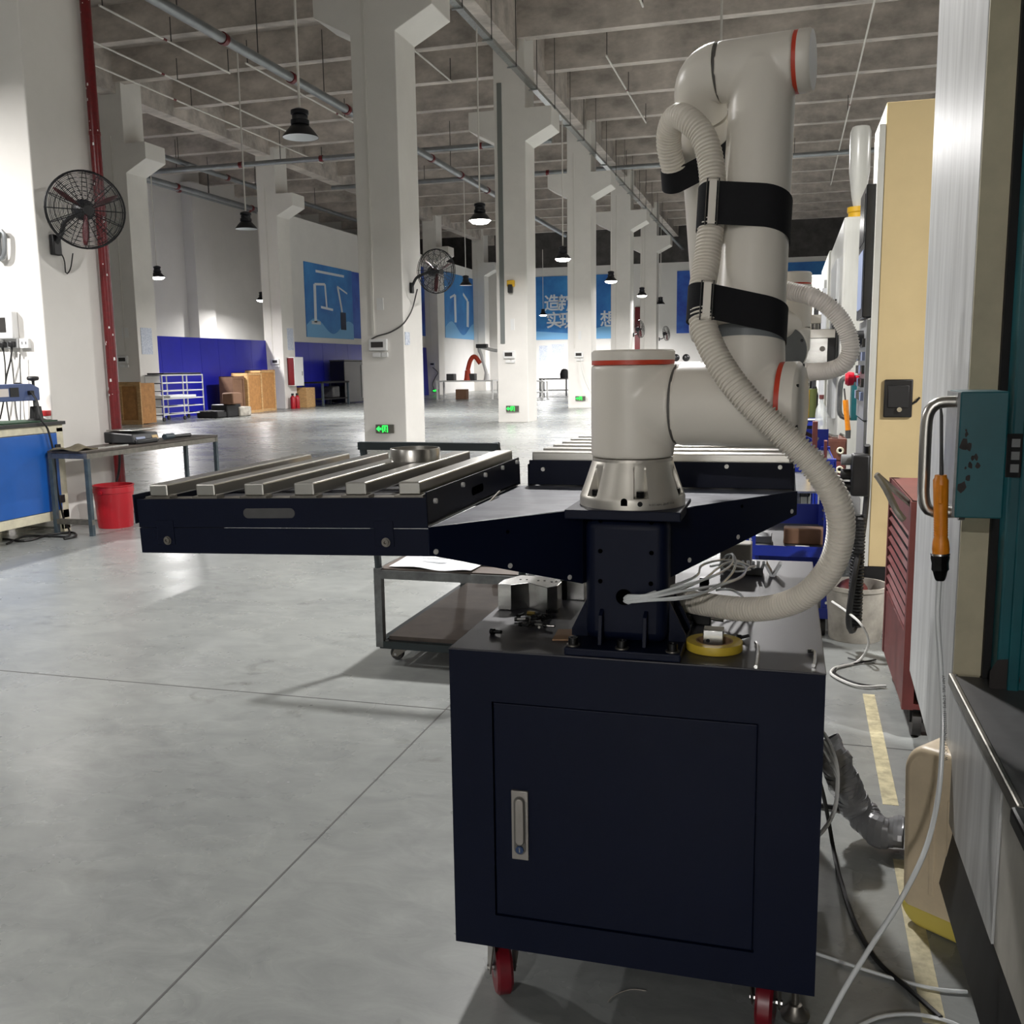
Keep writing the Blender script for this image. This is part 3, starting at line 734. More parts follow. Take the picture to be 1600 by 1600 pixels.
# wings
zt = 1.111
gl = [(-.628, 1.652), (-.424, 1.905), (-.424, 2.08), (-.193, 2.08), (-.193, 1.985), (.026, 2.292), (-.628, 2.292)]
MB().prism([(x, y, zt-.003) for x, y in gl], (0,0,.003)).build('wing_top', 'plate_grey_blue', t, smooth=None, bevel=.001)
def wing(p0, p1, z00, z01, z10, z11, name='wing_side'):
    (x0, y0), (x1, y1) = p0, p1; n = V((y1-y0, x0-x1, 0)).normalized()*.003
    return MB().prism([(x0,y0,z00),(x1,y1,z10),(x1,y1,z11),(x0,y0,z01)], -n).build(name, 'navy', t, smooth=None, bevel=.0008)
wing((-.63, 1.648), (-.398, 1.921), 1.058, zt, .955, zt)
wing((-.2215, 1.946), (.028, 2.29), .97, zt, 1.056, zt)
wing((-.398, 1.921), (-.388, 1.95), .955, zt, .955, zt)
MB().prism([(-.626,1.66,zt-.05),(-.626,2.29,zt-.05),(-.626,2.29,zt-.003),(-.626,1.66,zt-.003)], (.003,0,0)).build('wing_flange', 'navy', t, smooth=None)
MB().prism([(-.62,2.288,zt-.05),(.024,2.288,zt-.05),(.024,2.288,zt-.003),(-.62,2.288,zt-.003)], (0,.003,0)).build('wing_flange', 'navy', t, smooth=None)
def wall_pt(px, py, p0, p1):
    n = V((p1[1]-p0[1], p0[0]-p1[0], 0)).normalized(); v = ray(px, py)
    return C0+v*((V((p0[0],p0[1],0))-V((0,0,0))).dot(n)/v.dot(n)), n
for (px, py, m), (a, b) in (((681,862,'screw_zinc'), ((-.63,1.648),(-.398,1.921))), ((797,884,'screw_zinc'), ((-.63,1.648),(-.398,1.921))), ((890,902,'screw_zinc'), ((-.63,1.648),(-.398,1.921))), ((793,831,'hole_black'), ((-.63,1.648),(-.398,1.921))),
    ((1077,875,'screw_zinc'), ((-.208,1.965),(.028,2.29))), ((1153,839,'screw_zinc'), ((-.208,1.965),(.028,2.29))), ((1237,799,'screw_zinc'), ((-.208,1.965),(.028,2.29))), ((1159,791,'hole_black'), ((-.208,1.965),(.028,2.29)))):
    p, n = wall_pt(px, py, a, b)
    r = .0052 if m == 'screw_zinc' else .0036
    MB().lathe(p, n, [(r,-.001),(r,.0012),(r*.5,.0018)], 12).build('screw' if m == 'screw_zinc' else 'hole', m, t)

# ---------------- slat trays ----------------
TW, TL = .638, .633
def tray(M, label, sag):
    o = M.translation
    t = thing('slat_tray', label, 'tray', o, 'slat trays on the pedestal wings')
    B = lambda: MB(M)
    B().box(-TW, 0, 0, .003, .0535, .112).build('front_panel', 'navy', t, smooth=None, bevel=.001)
    B().box(-TW, 0, TL-.003, TL, .054, .112).build('rear_panel', 'navy', t, smooth=None, bevel=.001)
    B().box(-.003, 0, 0.004, TL-.004, .062, .122).build('side_panel', 'navy', t, smooth=None, bevel=.001)
    B().box(-TW-.006, -TW-.003, -.004, TL, .062, .122).build('side_panel', 'navy', t, smooth=None, bevel=.001)
    B().box(-TW+.003, -.003, .02, .05, .108, .1105).build('rail', 'steel_dull', t, smooth=None)
    B().box(-TW+.003, -.003, TL-.05, TL-.02, .108, .1105).build('rail', 'steel_dull', t, smooth=None)
    for k in range(5): B().box(-TW+.01, -.01, .09+.1*k, .094+.1*k+.05, .086, .089).build('deck_plate', 'navy_top', t, smooth=None)
    for k in range(6):
        x = -TW+.0275+.1105*k
        s = B().box(x, x+.0435, .008, TL-.01, .116, .141).build('slat', 'steel', t, smooth=None, bevel=.003)
        for yy in (.004, TL-.03):
            B().box(x-.008, x+.05, yy, yy+.025, .1105, .1165).build('clip', 'steel_dull', s, smooth=None)
    # finger slots and screws
    B().prism([(-TW+.245+.05+.056*math.cos(a)*1.0+(.0), -.0012, .083+.010*math.sin(a)) if False else (-TW+.305+(.047 if math.cos(a) > 0 else -.047)+.010*math.cos(a), -.0012, .083+.010*math.sin(a)) for a in [2*PI*i/20 for i in range(20)]], (0,.002,0)).build('finger_slot', 'liner_grey', t, smooth=None)
    B().prism([(-.0005, .30+(.03 if math.cos(a) > 0 else -.03)+.009*math.cos(a), .087+.009*math.sin(a)) for a in [2*PI*i/20 for i in range(20)]], (.001,0,0)).build('finger_slot', 'hole_black', t, smooth=None)
    for y, z in ((.04,.1), (.2,.11), (.35,.112), (.48,.113), (.6,.113)):
        B().cyl((0,y,z), (.006,y,z), .005, n=10).build('screw', 'screw_zinc', t)
    B().box(-TW+.004, -.004, .004, TL-.004, .053, .055).build('tray_floor', 'navy_top', t, smooth=None)
    if sag:
        B().box(-TW, .012, .0005, .004, 0, .0525).build('lower_frame', 'navy', t, smooth=None, bevel=.001)
        B().box(-TW, -TW+.003, .006, TL, 0, .0525).build('lower_frame', 'navy', t, smooth=None)
        B().box(-.003, 0, .006, TL, 0, .05).build('lower_frame', 'navy', t, smooth=None)
        B().box(-TW, 0, TL-.003, TL, 0, .05).build('lower_frame', 'navy', t, smooth=None)
        for x in (-TW+.063, -.09):
            f = B().box(x-.02, x+.02, -.0015, .0015, .018, .068).build('latch_tab', 'navy', t, smooth=None, bevel=.001)
            B().lathe((x+.004, -.0015, .027), (0,-1,0), [(.009,0),(.009,.002),(.0065,.002),(.0065,.005),(.003,.005),(.002,.003)], 16).build('latch_bolt', 'steel_dull', f)
    return t
c, s = math.cos(-.012), math.sin(-.012)
M1t = Mx.Translation((-.64,1.675,1.05)) @ Mx.Rotation(-.012, 4, 'Z') @ Mx.Rotation(-.03, 4, 'Y') @ Mx.Rotation(.012, 4, 'X')
M2t = Mx.Translation((-.612,2.293,1.052)) @ Mx.Rotation(-PI/2, 4, 'Z')
tray(M1t, 'grey slat tray with six steel bars cantilevered to the left of the pedestal', True)
tray(M2t, 'second slat tray behind the robot base, bars running sideways', False)
# allen key sticking out of the near tray's side
wire('hex_key', 'thin bent hex key leaning on the side of the left slat tray', [M1t @ V((.006,.18,.05)), M1t @ V((.02,.2,.046)), M1t @ V((.018,.3,.052)), M1t @ V((.014,.42,.068))], .0025, 'steel_dull', cat='hex key')
p = M1t @ V((-.19,.42,.141))
tag(MB().lathe(p, (0,0,1), [(.054,0),(.058,0),(.058,.026),(.057,.028),(.054,.028),(.054,0)], 36, cap=False).build('metal_ring', 'steel'), 'steel ring standing on the bars of the left slat tray', 'ring')

# ---------------- robot arm ----------------
th = math.radians(9)
A = V((math.cos(th), -math.sin(th), 0)); Bv = V((math.sin(th), math.cos(th), 0)); Zv = V((0,0,1))
RB0 = V((-.305, 1.985, 0))
def R3(u, off, z): return RB0+A*u+Bv*off+Zv*z
rob = thing('collaborative_robot', 'white collaborative robot arm with orange rings bolted on the navy pedestal', 'robot arm', R3(0,0,1.117))
# base flange with bolt pockets
zb, zr = 1.117, 1.208
def base_fn(u, v):
    a = 2*PI*u
    if v < .12: h = v/.12*.018; r = .1085
    else:
        q = (v-.12)/.88
        h = .018+q*(zr-zb-.018); r = .1085-.026*q**.92
        k = ((a+.33) % (PI/3))/(PI/3)
        if k < .24 and q > .08: r = min(r, .0845)
    return RB0+V((r*math.cos(a), r*math.sin(a), zb+h))
MB().grid(base_fn, 288, 30, closed_u=True).build('base_flange', 'robot_alu', rob, smooth=40)
MB().cyl(RB0+V((0,0,zr-.002)), RB0+V((0,0,zr+.006)), .0825, n=48).build('base_collar', 'robot_alu', rob)
for k in range(6):
    a = -.33+PI/3*k+PI/3*.12
    p = RB0+V((.0945*math.cos(a), .0945*math.sin(a), zb+.024))
    MB().cyl(p, p+V((0,0,.012)), .0085, n=6).build('mounting_bolt', 'bolt_black', rob)
def base_pt(px, py, r=.109):
    v = ray(px, py); o = C0-RB0; a_ = v.x*v.x+v.y*v.y; b_ = o.x*v.x+o.y*v.y; c_ = o.x*o.x+o.y*o.y-r*r
    k = (-b_-math.sqrt(max(0, b_*b_-a_*c_)))/a_; p = C0+v*k; return p, V((p.x-RB0.x, p.y-RB0.y, 0)).normalized()
p, n = base_pt(975, 786, .1088); q = n.cross(Zv)
MB().prism([p+q*(.0065*math.cos(t_))+Zv*(.006*math.sin(t_)+.003) for t_ in [PI*i/8 for i in range(9)]]+[p-q*.0065-Zv*.006, p+q*.0065-Zv*.006], n*.0006).build('cable_notch', 'hole_black', rob, smooth=None)
p, n = base_pt(1000, 788, .1088)
MB().lathe(p, n, [(.0052,0),(.005,.001),(.003,.001),(.0025,-.001)], 14).build('plug_screw', 'bolt_black', rob)
p, n = base_pt(1013, 791, .1091)
for s_, px_ in (('N 011-NM1-0011', 1014), ('2.1.02.0213', 1037)):
    p, n = base_pt(px_, 790 if px_ < 1020 else 787.5, .1089); q = Zv.cross(n)
    text_mesh(s_, .0055, basisM(p-Zv*.001, q, Zv, n), 'serial_print', 'seam_dark', rob, .0002)
# shoulder body
RV = .085
ZS = 1.322; RS = .0825
sh = MB()
sh.lathe(RB0, Zv, [(RV-.001, zr+.007),(RV, zr+.010),(RV, 1.403)], 64)
sh.cyl(R3(0,0,ZS), R3(.0955,0,ZS), RS-.001, n=64)
sh.build('shoulder_housing', 'robot_white', rob, remesh=.004, rsm=14)
MB().cyl(RB0+V((0,0,1.402)), RB0+V((0,0,1.412)), RV-.0012, n=64).build('shoulder_ring', 'stripe_orange', rob)
MB().lathe(RB0, Zv, [(RV-.0005,1.411),(RV-.0005,1.428),(RV-.004,1.4315),(.001,1.432)], 64).build('shoulder_cap', 'robot_white', rob)
MB().cyl(R3(.0935,0,ZS), R3(.0985,0,ZS), RS-.0028, n=48).build('seam', 'seam_dark', rob)
# upper arm
lean = math.atan2(.108, .60)
def UA(s): return R3(.227, math.sin(lean)*s, ZS+math.cos(lean)*s)
UD = (UA(1)-UA(0)).normalized()
ua = MB()
ua.cyl(R3(.0965,0,ZS), R3(.296,0,ZS), RS, n=64)
ua.cyl(UA(0), UA(.128), .0775, .0705, n=64)
ua.build('upper_arm_joint', 'robot_white', rob, remesh=.004, rsm=12)
MB().cyl(UA(.122), UA(.146), .0705, .0695, n=64).build('arm_band', 'robot_grey', rob)
MB().cyl(R3(.2955,0,ZS), R3(.306,0,ZS), RS-.0012, n=64).build('joint_ring', 'stripe_orange', rob)
MB().lathe(R3(.305,0,ZS), A, [(RS-.0005,0),(RS-.0005,.024),(RS-.005,.03),(.07,.034),(.001,.035)], 64).build('joint_cap', 'robot_white', rob)
for k in range(6):
    a = PI/6+PI/3*k; p = R3(.338,0,ZS)+Bv*(.075*math.cos(a))+Zv*(.075*math.sin(a))
    MB().cyl(p-A*.004, p+A*.001, .003, n=8).build('cap_screw', 'bolt_black', rob)
LU = .665
ZE = ZS+math.cos(lean)*LU; OE = math.sin(lean)*LU
RE = .0585
up = MB()
up.cyl(UA(.145), UA(LU*.99), .069, .0625, n=64)
up.cyl(R3(.1405,OE,ZE), R3(.288,OE,ZE), RE, n=64)
up.build('upper_arm_tube', 'robot_white', rob, remesh=.004, rsm=10)
MB().cyl(R3(.2875,OE,ZE), R3(.296,OE,ZE), RE-.001, n=64).build('joint_ring', 'stripe_orange', rob)
MB().lathe(R3(.2955,OE,ZE), A, [(RE-.0005,0),(RE-.0005,.02),(RE-.004,.025),(.001,.027)], 64).build('joint_cap', 'robot_white', rob)
MB().cyl(R3(.137,OE,ZE), R3(.143,OE,ZE), RE-.0026, n=48).build('seam', 'seam_dark', rob)
# elbow bend and forearm
FO = R3(.104, OE, ZE)                        # forearm axis start
W1 = PY(1110, 508, 2.5)                    # forearm end at the wrist
FD = (W1-FO).normalized()
el = MB()
pts = [R3(.139,OE,ZE)]
c0 = R3(.139,OE,ZE); c1 = FO+FD*.0; c2 = FO+FD*.09
for i in range(13):
    t_ = i/12; pts.append(c0*(1-t_)**2+(FO-A*.018)*2*t_*(1-t_)+c2*t_*t_)
el.tube(pts[1:], [RE-.008*(i/12) for i in range(13)], 48)
el.build('elbow_bend', 'robot_white', rob, smooth=60)
fa = MB().cyl(c2, c2+FD*.002, .0497, .0497, n=48).cyl(c2+FD*.002, W1-FD*.05, .0495, .042, n=48)
fa.build('forearm_tube', 'robot_white', rob)
# wrist
wr = MB()
wr.cyl(W1-FD*.08, W1, .042, n=48).cyl(W1-A*.045, W1+A*.075, .043, n=48)
wr.build('wrist_joint', 'robot_white', rob, remesh=.004, rsm=8)
pw = PY(1240, 500, 2.66)
w2 = V((pw.x, 2.66, 0)); rw = .043
wz0, wz1 = PY(1240, 512, 2.66).z, PY(1240, 424, 2.63).z
MB().lathe(w2, Zv, [(rw-.001,wz0+.001),(rw,wz0+.004),(rw,wz1-.032)], 48).build('wrist_body', 'robot_white', rob)
MB().cyl(w2+V((0,0,wz1-.033)), w2+V((0,0,wz1-.027)), rw-.001, n=48).build('joint_ring', 'stripe_orange', rob)
MB().lathe(w2, Zv, [(rw-.0005,wz1-.028),(rw-.0005,wz1-.004),(rw-.004,wz1),(.001,wz1)], 48).build('joint_cap', 'robot_white', rob)
MB().cyl(W1+A*.06, V((w2.x, w2.y, W1.z)), .04, n=32).build('wrist_link', 'robot_white', rob)
zc = PY(1218, 548, 2.6).z; xc = PY(1220, 548, 2.6).x
wr2 = MB().cyl((xc, 2.61, zc), (xc, 2.72, zc), rw+.024, n=48).cyl(w2+V((0,0,wz0)), (w2.x, w2.y, zc), rw, n=48)
wr2.build('wrist_flange', 'robot_white', rob, remesh=.004, rsm=6)
MB().lathe((xc, 2.611, zc), (0,-1,0), [(rw+.021,0),(rw+.021,.004),(rw+.018,.006),(.001,.007)], 48).build('flange_cover', 'robot_grey', rob)
for a in (-.75, .45, 1.6, 2.8): MB().cyl((xc+.057*math.cos(a), 2.602, zc+.057*math.sin(a)), (xc+.057*math.cos(a), 2.606, zc+.057*math.sin(a)), .004, n=8).build('cap_screw', 'bolt_black', rob)
# gripper beyond the wrist
t = thing('gripper', 'brushed aluminium gripper plates on the robot wrist behind the upper arm', 'gripper', PY(1280, 570, 2.72))
def pyb(x0, y0, x1, y1, yd0, yd1): a, b = PY(x0, y0, yd0), PY(x1, y1, yd0); return MB().box(a.x, b.x, yd0, yd1, b.z, a.z)
pyb(1236, 527, 1293, 571, 2.70, 2.76).build('jaw_block', 'alu_block', t, bevel=.002)
pyb(1250, 515, 1305, 528, 2.69, 2.77).build('crossbar', 'steel', t, bevel=.001)
pyb(1294, 520, 1304, 580, 2.70, 2.75).build('rail', 'bolt_black', t, bevel=.001)
p = PY(1285, 545, 2.699)
MB().lathe(p, (0,-1,0), [(.007,0),(.007,.001),(.004,.001),(.004,-.001)], 16).build('screw', 'steel_dull', t)
for x in (1268, 1274, 1280):
    MB().cyl(PY(x, 519, 2.73), PY(x, 500, 2.73), .005, n=10).build('pin', 'chrome', t)
pyb(1263, 492, 1283, 505, 2.71, 2.75).build('air_fitting', 'robot_alu', t, bevel=.001)
pyb(1259, 470, 1265, 520, 2.76, 2.78).build('post', 'bolt_black', t)

# ---------------- corrugated hoses and straps ----------------
def ribbed(path, r, pitch=.0074, amp=.0021, n=18):
    P = smoothpath(path, pitch/4)
    return MB().tube(P, [r+amp*(1 if (i % 4) in (0,1) else -1) for i in range(len(P))], n)
HP = [(985,915,2.16),(1040,930,2.14),(1100,944,2.08),(1180,952,2.0),(1248,936,1.93),(1294,893,1.88),(1313,838,1.85),(1308,785,1.83),(1275,731,1.82),(1220,675,1.82),(1165,622,1.83),(1124,566,1.85),(1100,512,1.875),(1096,462,1.90),(1104,410,1.93),(1111,350,1.95),(1114,300,1.965),(1110,250,1.98),(1098,212,1.99),(1077,189,2.005),(1060,182,2.03),(1048,197,2.06),(1045,225,2.09),(1052,262,2.12)]
tag(ribbed([PY(*q) for q in HP], .0236).build('corrugated_hose', 'hose_white', smooth=60), 'thick white corrugated hose looping from the pedestal up along the robot arm', 'hose')
H2 = [(1205,448,2.5),(1240,456,2.47),(1270,464,2.45),(1300,484,2.45),(1321,513,2.45),(1329,545,2.45),(1318,569,2.46),(1295,579,2.48),(1270,581,2.52)]
P2 = [PY(*q) for q in H2]
tag(ribbed(P2, .0205, .006, .0011).build('corrugated_hose', 'hose_plain', smooth=60), 'white corrugated hose looping out behind the robot wrist', 'hose')
t = tag(MB().cyl(PY(1252,582,2.55), P2[-1]+(P2[-1]-P2[-2])*.05, .0225, n=28).build('hose_cuff', 'hose_plain'), 'smooth white cuff with black rim on the end of the wrist hose', 'hose cuff')
MB().cyl(PY(1249.5,582,2.553), PY(1252.5,582,2.549), .0238, n=28).build('rim', 'black_rubber', t)
def hull2(c1, r1, c2, r2, n=40):
    pts = []
    for c, r in ((c1, r1), (c2, r2)):
        for i in range(n): a = 2*PI*i/n; pts.append((c[0]+r*math.cos(a), c[1]+r*math.sin(a)))
    pts = sorted(set(pts))
    def half(p):
        h = []
        for q in p:
            while len(h) >= 2 and (h[-1][0]-h[-2][0])*(q[1]-h[-2][1])-(h[-1][1]-h[-2][1])*(q[0]-h[-2][0]) <= 0: h.pop()
            h.append(q)
        return h
    return half(pts)[:-1]+half(pts[::-1])[:-1]
def strap(c, d, r, hc, hr, w, label, skew=0.0, buck=True, tilt=0.0):
    """band of width w around a tube (centre c, axis d) and the hose at hc"""
    d = d.normalized(); x = (A-d*A.dot(d)).normalized(); y = d.cross(x)
    h = hc-c; hx, hy = h.dot(x), h.dot(y)
    H = hull2((0,0), r+.0025, (hx,hy), hr+.003)
    t = thing('velcro_strap', label, 'strap', c, 'black hose straps on the robot')
    def P(q, s, k): return c+x*(q[0]*k)+y*(q[1]*k)+d*(s+skew*q[0]+tilt*q[1])
    vs = []; fs = []; n = len(H)
    for s_, k in ((-w/2,1.0),(w/2,1.0),(w/2,.97),(-w/2,.97)): vs += [P(q, s_, k) for q in H]
    for j in range(4):
        for i in range(n): fs.append((j*n+i, j*n+(i+1)%n, ((j+1)%4)*n+(i+1)%n, ((j+1)%4)*n+i))
    MB().add(vs, fs).build('band', 'strap_black', t, smooth=50)
    if buck:
        # metal loop and the bare gap between arm and hose, camera side
        m = V((hx*.72, hy*.72+(-.0)*0, 0)); best = min(range(n), key=lambda i: (P(H[i],0,1)-C0).length+abs(H[i][0]-hx*.60)*3)
        q = P(H[best], 0, 1.03); vdir = (C0-q).normalized(); side = d.cross(vdir).normalized()
        lp = [q+side*a_*.011+d*b_*(w/2+.004)+vdir*.003 for a_, b_ in ((-1,-1),(1,-1),(1,1),(-1,1))]
        MB().tube(lp, .0016, 6, closed=True).build('buckle_loop', 'chrome', t)
        MB().prism([q+side*a_*.007+d*b_*(w/2+.001)+vdir*.001 for a_, b_ in ((-1,-1),(1,-1),(1,1),(-1,1))], vdir*.001).build('backing', 'hose_white', t, smooth=None)
    return t
def on_axis(P0, D, z): return P0+D*((z-P0.z)/D.z)
c = on_axis(UA(0), UD, PY(1165, 352, 2.03).z)
strap(c, UD, .067, PY(1112,335,1.957), .0255, .082, 'upper black strap holding the hose against the robot upper arm', .05, tilt=-.2)
c = on_axis(UA(0), UD, PY(1150, 508, 2.0).z)
strap(c, UD, .0705, PY(1097,478,1.893), .0255, .066, 'lower black strap holding the hose just above the grey arm band', -.02, tilt=-.15)
c = FO+FD*.168
strap(c, FD, .0487, PY(1053,258,2.13), .0255, .058, 'black strap around the robot forearm under the hose loop', -.1, False)
# ---------------- blue workbench cabinet at the left ----------------
t = thing('workbench_cabinet', 'blue workbench cabinet with cream frame under the sealing machine', 'cabinet', (-6.55, 6.4, 0))
BX, BY0_, BY1_ = -6.2, 4.6, 7.2
MB().box(BX-.75, BX-.02, BY0_, BY1_-.02, .14, .93).build('carcass', 'cream_paint', t, smooth=None)
for y0, y1, z0, z1 in ((BY0_, BY1_, .89, .955), (BY0_, BY1_, .12, .2), (BY1_-.08, BY1_, .02, .93), (BY0_, BY0_+.08, .02, .93)):
    MB().box(BX-.03, BX, y0, y1, z0, z1).build('frame_rail', 'cream_paint', t, smooth=None, bevel=.004)
MB().box(BX-.75, BX-.69, BY1_-.08, BY1_, .0, .93).build('leg', 'cream_paint', t, smooth=None)
MB().box(BX-.06, BX, BY1_-.08, BY1_, .0, .1).build('leg', 'cream_paint', t, smooth=None)
MB().box(BX-.06, BX, BY0_, BY0_+.08, .0, .1).build('leg', 'cream_paint', t, smooth=None)
d = MB().box(BX-.02, BX+.006, 5.75, BY1_-.085, .205, .885).build('door', 'cabinet_blue', t, smooth=None, bevel=.003)
MB().box(BX-.02, BX+.006, BY0_+.085, 5.745, .205, .885).build('door', 'cabinet_blue', t, smooth=None, bevel=.003)
for z in (.75, .3):
    MB().box(BX+.004, BX+.02, BY1_-.12, BY1_-.06, z-.035, z+.035).build('hinge', 'black_plastic', d, bevel=.004)
MB().box(BX-.78, BX+.02, BY0_-.02, BY1_+.02, .955, .985).build('worktop', 'desk_dark', t, smooth=None, bevel=.003)
zt = .985
# sealing machine on the bench
p = PX(30, 612, -6.32)
t = thing('sealing_machine', 'slate blue bag sealing machine head on a black post, on the blue workbench', 'machine', (-6.35, p.y, zt))
ya, yb = PX(-60, 612, -6.3).y, PX(62, 612, -6.3).y
z0, z1 = PX(30, 627, -6.3).z, PX(30, 600, -6.3).z
MB().prism([(-6.42, ya, z0), (-6.42, yb, z0), (-6.42, yb, z0+(z1-z0)*.75), (-6.42, yb-.09, z1), (-6.42, ya, z1)], (.12,0,0)).build('head', 'sealer_blue', t, smooth=None, bevel=.008)
a, b = PX(16, 606, -6.29), PX(31, 620, -6.29)
MB().box(-6.299, -6.295, a.y, b.y, b.z, a.z).build('switch', 'black_plastic', t, smooth=None)
a, b = PX(0, 608, -6.29), PX(15, 620, -6.29)
MB().box(-6.299, -6.296, a.y-.12, b.y, b.z, a.z).build('rating_label', 'sticker', t, smooth=None)
q = PX(52, 600, -6.36); 
MB().lathe((q.x, q.y, z1-.03), (0,0,1), [(.012,0),(.012,.05),(.045,.06),(.05,.075),(.045,.09),(.02,.095)], 14).build('knob', 'black_plastic', t)
q = PX(28, 600, -6.36)
MB().lathe((q.x, q.y, z1-.01), (0,0,1), [(.03,0),(.03,.015),(.02,.022)], 14).build('dial', 'black_plastic', t)
q = PX(56, 640, -6.36)
MB().cyl((q.x, q.y, zt+.1), (q.x, q.y, z0+.02), .018, n=14).build('post', 'frame_steel', t)
MB().lathe((q.x, q.y, zt), (0,0,1), [(.085,0),(.085,.015),(.055,.03),(.045,.13),(.04,.135)], 24).build('post_base', 'black_plastic', t)
q = PX(47, 614, -6.3)
MB().box(q.x-.004, q.x+.03, q.y-.03, q.y+.02, q.z-.015, q.z+.02).build('plug_inlet', 'black_plastic', t, bevel=.005)
wire('black_cable', 'black cord drooping from the sealing machine down the blue cabinet door to the floor', [PX(50,614,-6.27), PX(58,628,-6.22), PX(64,655,-6.16), PX(75,672,-6.15), PX(85,715,-6.15), PX(90,765,-6.15), PX(100,812,-6.15), PX(108,828,-6.12), PZ(106,838,.012), PZ(85,838,.012), PZ(40,838,.012), PZ(10,850,.012)], .009, 'cable_black')
wire('floor_cable', 'black cable lying on the floor under the blue cabinet', [PZ(5,842,.012), PZ(40,845,.012), PZ(75,836,.012), PZ(112,832,.012), PZ(118,838,.012), PZ(100,842,.012)], .01, 'cable_black')
a = PZ(40, 664, zt)
tag(MB().box(-6.6, -6.22, 6.55, 7.17, zt, zt+.012).build('bench_mat', 'mat_green', smooth=None), 'dark green mat on the end of the blue workbench', 'mat')
q = PZ(74, 662, zt+.02); q = V((-6.42, PX(74,662,-6.42).y, zt+.012))
t = thing('small_pot', 'small red pot with white base on the green mat', 'pot', q)
MB().lathe(q, (0,0,1), [(.036,0),(.036,.03)], 18).build('base', 'box_white', t)
MB().lathe(q, (0,0,1), [(.04,.03),(.043,.07),(.04,.078),(.03,.078)], 18).build('body', 'pot_red', t)

# ---------------- steel leg table with the weighing scale ----------------
t = thing('side_table', 'dark topped table on thin blue grey steel legs beside the near column', 'table', (-6.05, 7.9, 0))
TX0, TX1, TY0, TY1, TZ = -6.165, -5.76, 6.95, 8.95, .74
MB().box(TX0, TX1, TY0, TY1, TZ-.02, TZ).build('table_top', 'table_wood', t, smooth=None, bevel=.003)
for a, b in (((TX1-.02, TY0, TZ-.045), (TX1-.02, TY1, TZ-.045)), ((TX0+.02, TY0, TZ-.045), (TX0+.02, TY1, TZ-.045)), ((TX0, TY0+.02, TZ-.045), (TX1, TY0+.02, TZ-.045)), ((TX0, TY1-.02, TZ-.045), (TX1, TY1-.02, TZ-.045)), ((TX0, TY0+.02, .12), (TX1, TY0+.02, .12))):
    MB().bar(a, b, .035, .045).build('apron', 'steel_dull', t, smooth=None)
for x in (TX0+.02, TX1-.02):
    for y in (TY0+.02, TY1-.02): MB().box(x-.018, x+.018, y-.018, y+.018, 0, TZ-.02).build('leg', 'leg_bluegrey', t, smooth=None)
q = V((-5.98, PX(205, 675, -5.98).y, TZ))
t = thing('weighing_scale', 'black counter weighing scale with grey pan on the side table', 'scale', q)
MB().prism([(q.x+.17, q.y-.19, TZ+.012), (q.x+.15, q.y-.19, TZ+.095), (q.x-.16, q.y-.19, TZ+.115), (q.x-.16, q.y-.19, TZ+.012)], (0,.38,0)).build('body', 'scale_black', t, smooth=None, bevel=.01)
MB().box(q.x-.16, q.x+.12, q.y-.15, q.y+.2, TZ+.12, TZ+.132).build('pan', 'scale_pan', t, smooth=None, bevel=.003)
MB().prism([(q.x+.169, q.y-.15, TZ+.03), (q.x+.158, q.y-.15, TZ+.065), (q.x+.159, q.y-.02, TZ+.065), (q.x+.17, q.y-.02, TZ+.03)], (.003,0,0)).build('display', 'screen_keys', t, smooth=None)
MB().prism([(q.x+.169, q.y+.09, TZ+.03), (q.x+.155, q.y+.09, TZ+.07), (q.x+.155, q.y+.17, TZ+.07), (q.x+.169, q.y+.17, TZ+.03)], (.003,0,0)).build('keypad', 'keypad_yellow', t, smooth=None)
for dx, dy in ((-.12,-.15), (.12,-.15), (-.12,.15), (.12,.15)): MB().cyl((q.x+dx, q.y+dy, TZ), (q.x+dx, q.y+dy, TZ+.014), .015, n=10).build('foot', 'black_rubber', t)
q = V((-5.98, PX(118, 687, -5.98).y, TZ))
tag(MB().grid(lambda u, v: q+V((-.14+.28*v, -.16+.32*u, .0+.055*max(0, 1-((u-.4)*1.9)**2)*(.6+.4*math.sin(9*u+5*v))*(1-abs(v-.5)*1.2))), 16, 10).build('folded_cloth', 'cloth_khaki', solid=.012), 'crumpled khaki cloth on the near end of the side table', 'cloth')
a, b = PZ(150, 687, TZ+.006), PZ(197, 685, TZ+.006)
tag(MB().bar(V((-5.85, PX(150,686,-5.85).y, TZ+.006)), V((-5.83, PX(198,686,-5.83).y, TZ+.006)), .03, .012).build('steel_ruler', 'steel_bright', smooth=None), 'bright steel bar lying on the side table edge', 'bar')
q = V((-5.84, PX(225, 681, -5.84).y, TZ))
t = thing('hand_tool', 'dark grey hand tool with red detail lying on the side table', 'tool', q)
MB().prism([q+V((-.05,-.17,.0)), q+V((.05,-.17,0)), q+V((.045,.15,0)), q+V((-.03,.17,0))], (0,0,.045)).build('body', 'scale_black', t, bevel=.012)
MB().box(q.x-.02, q.x+.02, q.y-.02, q.y+.03, TZ+.045, TZ+.055).build('switch', 'pot_red', t, bevel=.003)
q = V((-5.9, PX(268, 676, -5.9).y, TZ))
t = thing('air_blow_gun', 'blue grey pistol shaped tool at the right end of the side table', 'tool', q)
MB().cyl(q+V((0,-.12,.03)), q+V((0,.02,.03)), .028, n=14).build('body', 'leg_bluegrey', t)
MB().cyl(q+V((0,.02,.024)), q+V((.02,.28,.022)), .018, n=12).build('grip', 'scale_black', t)
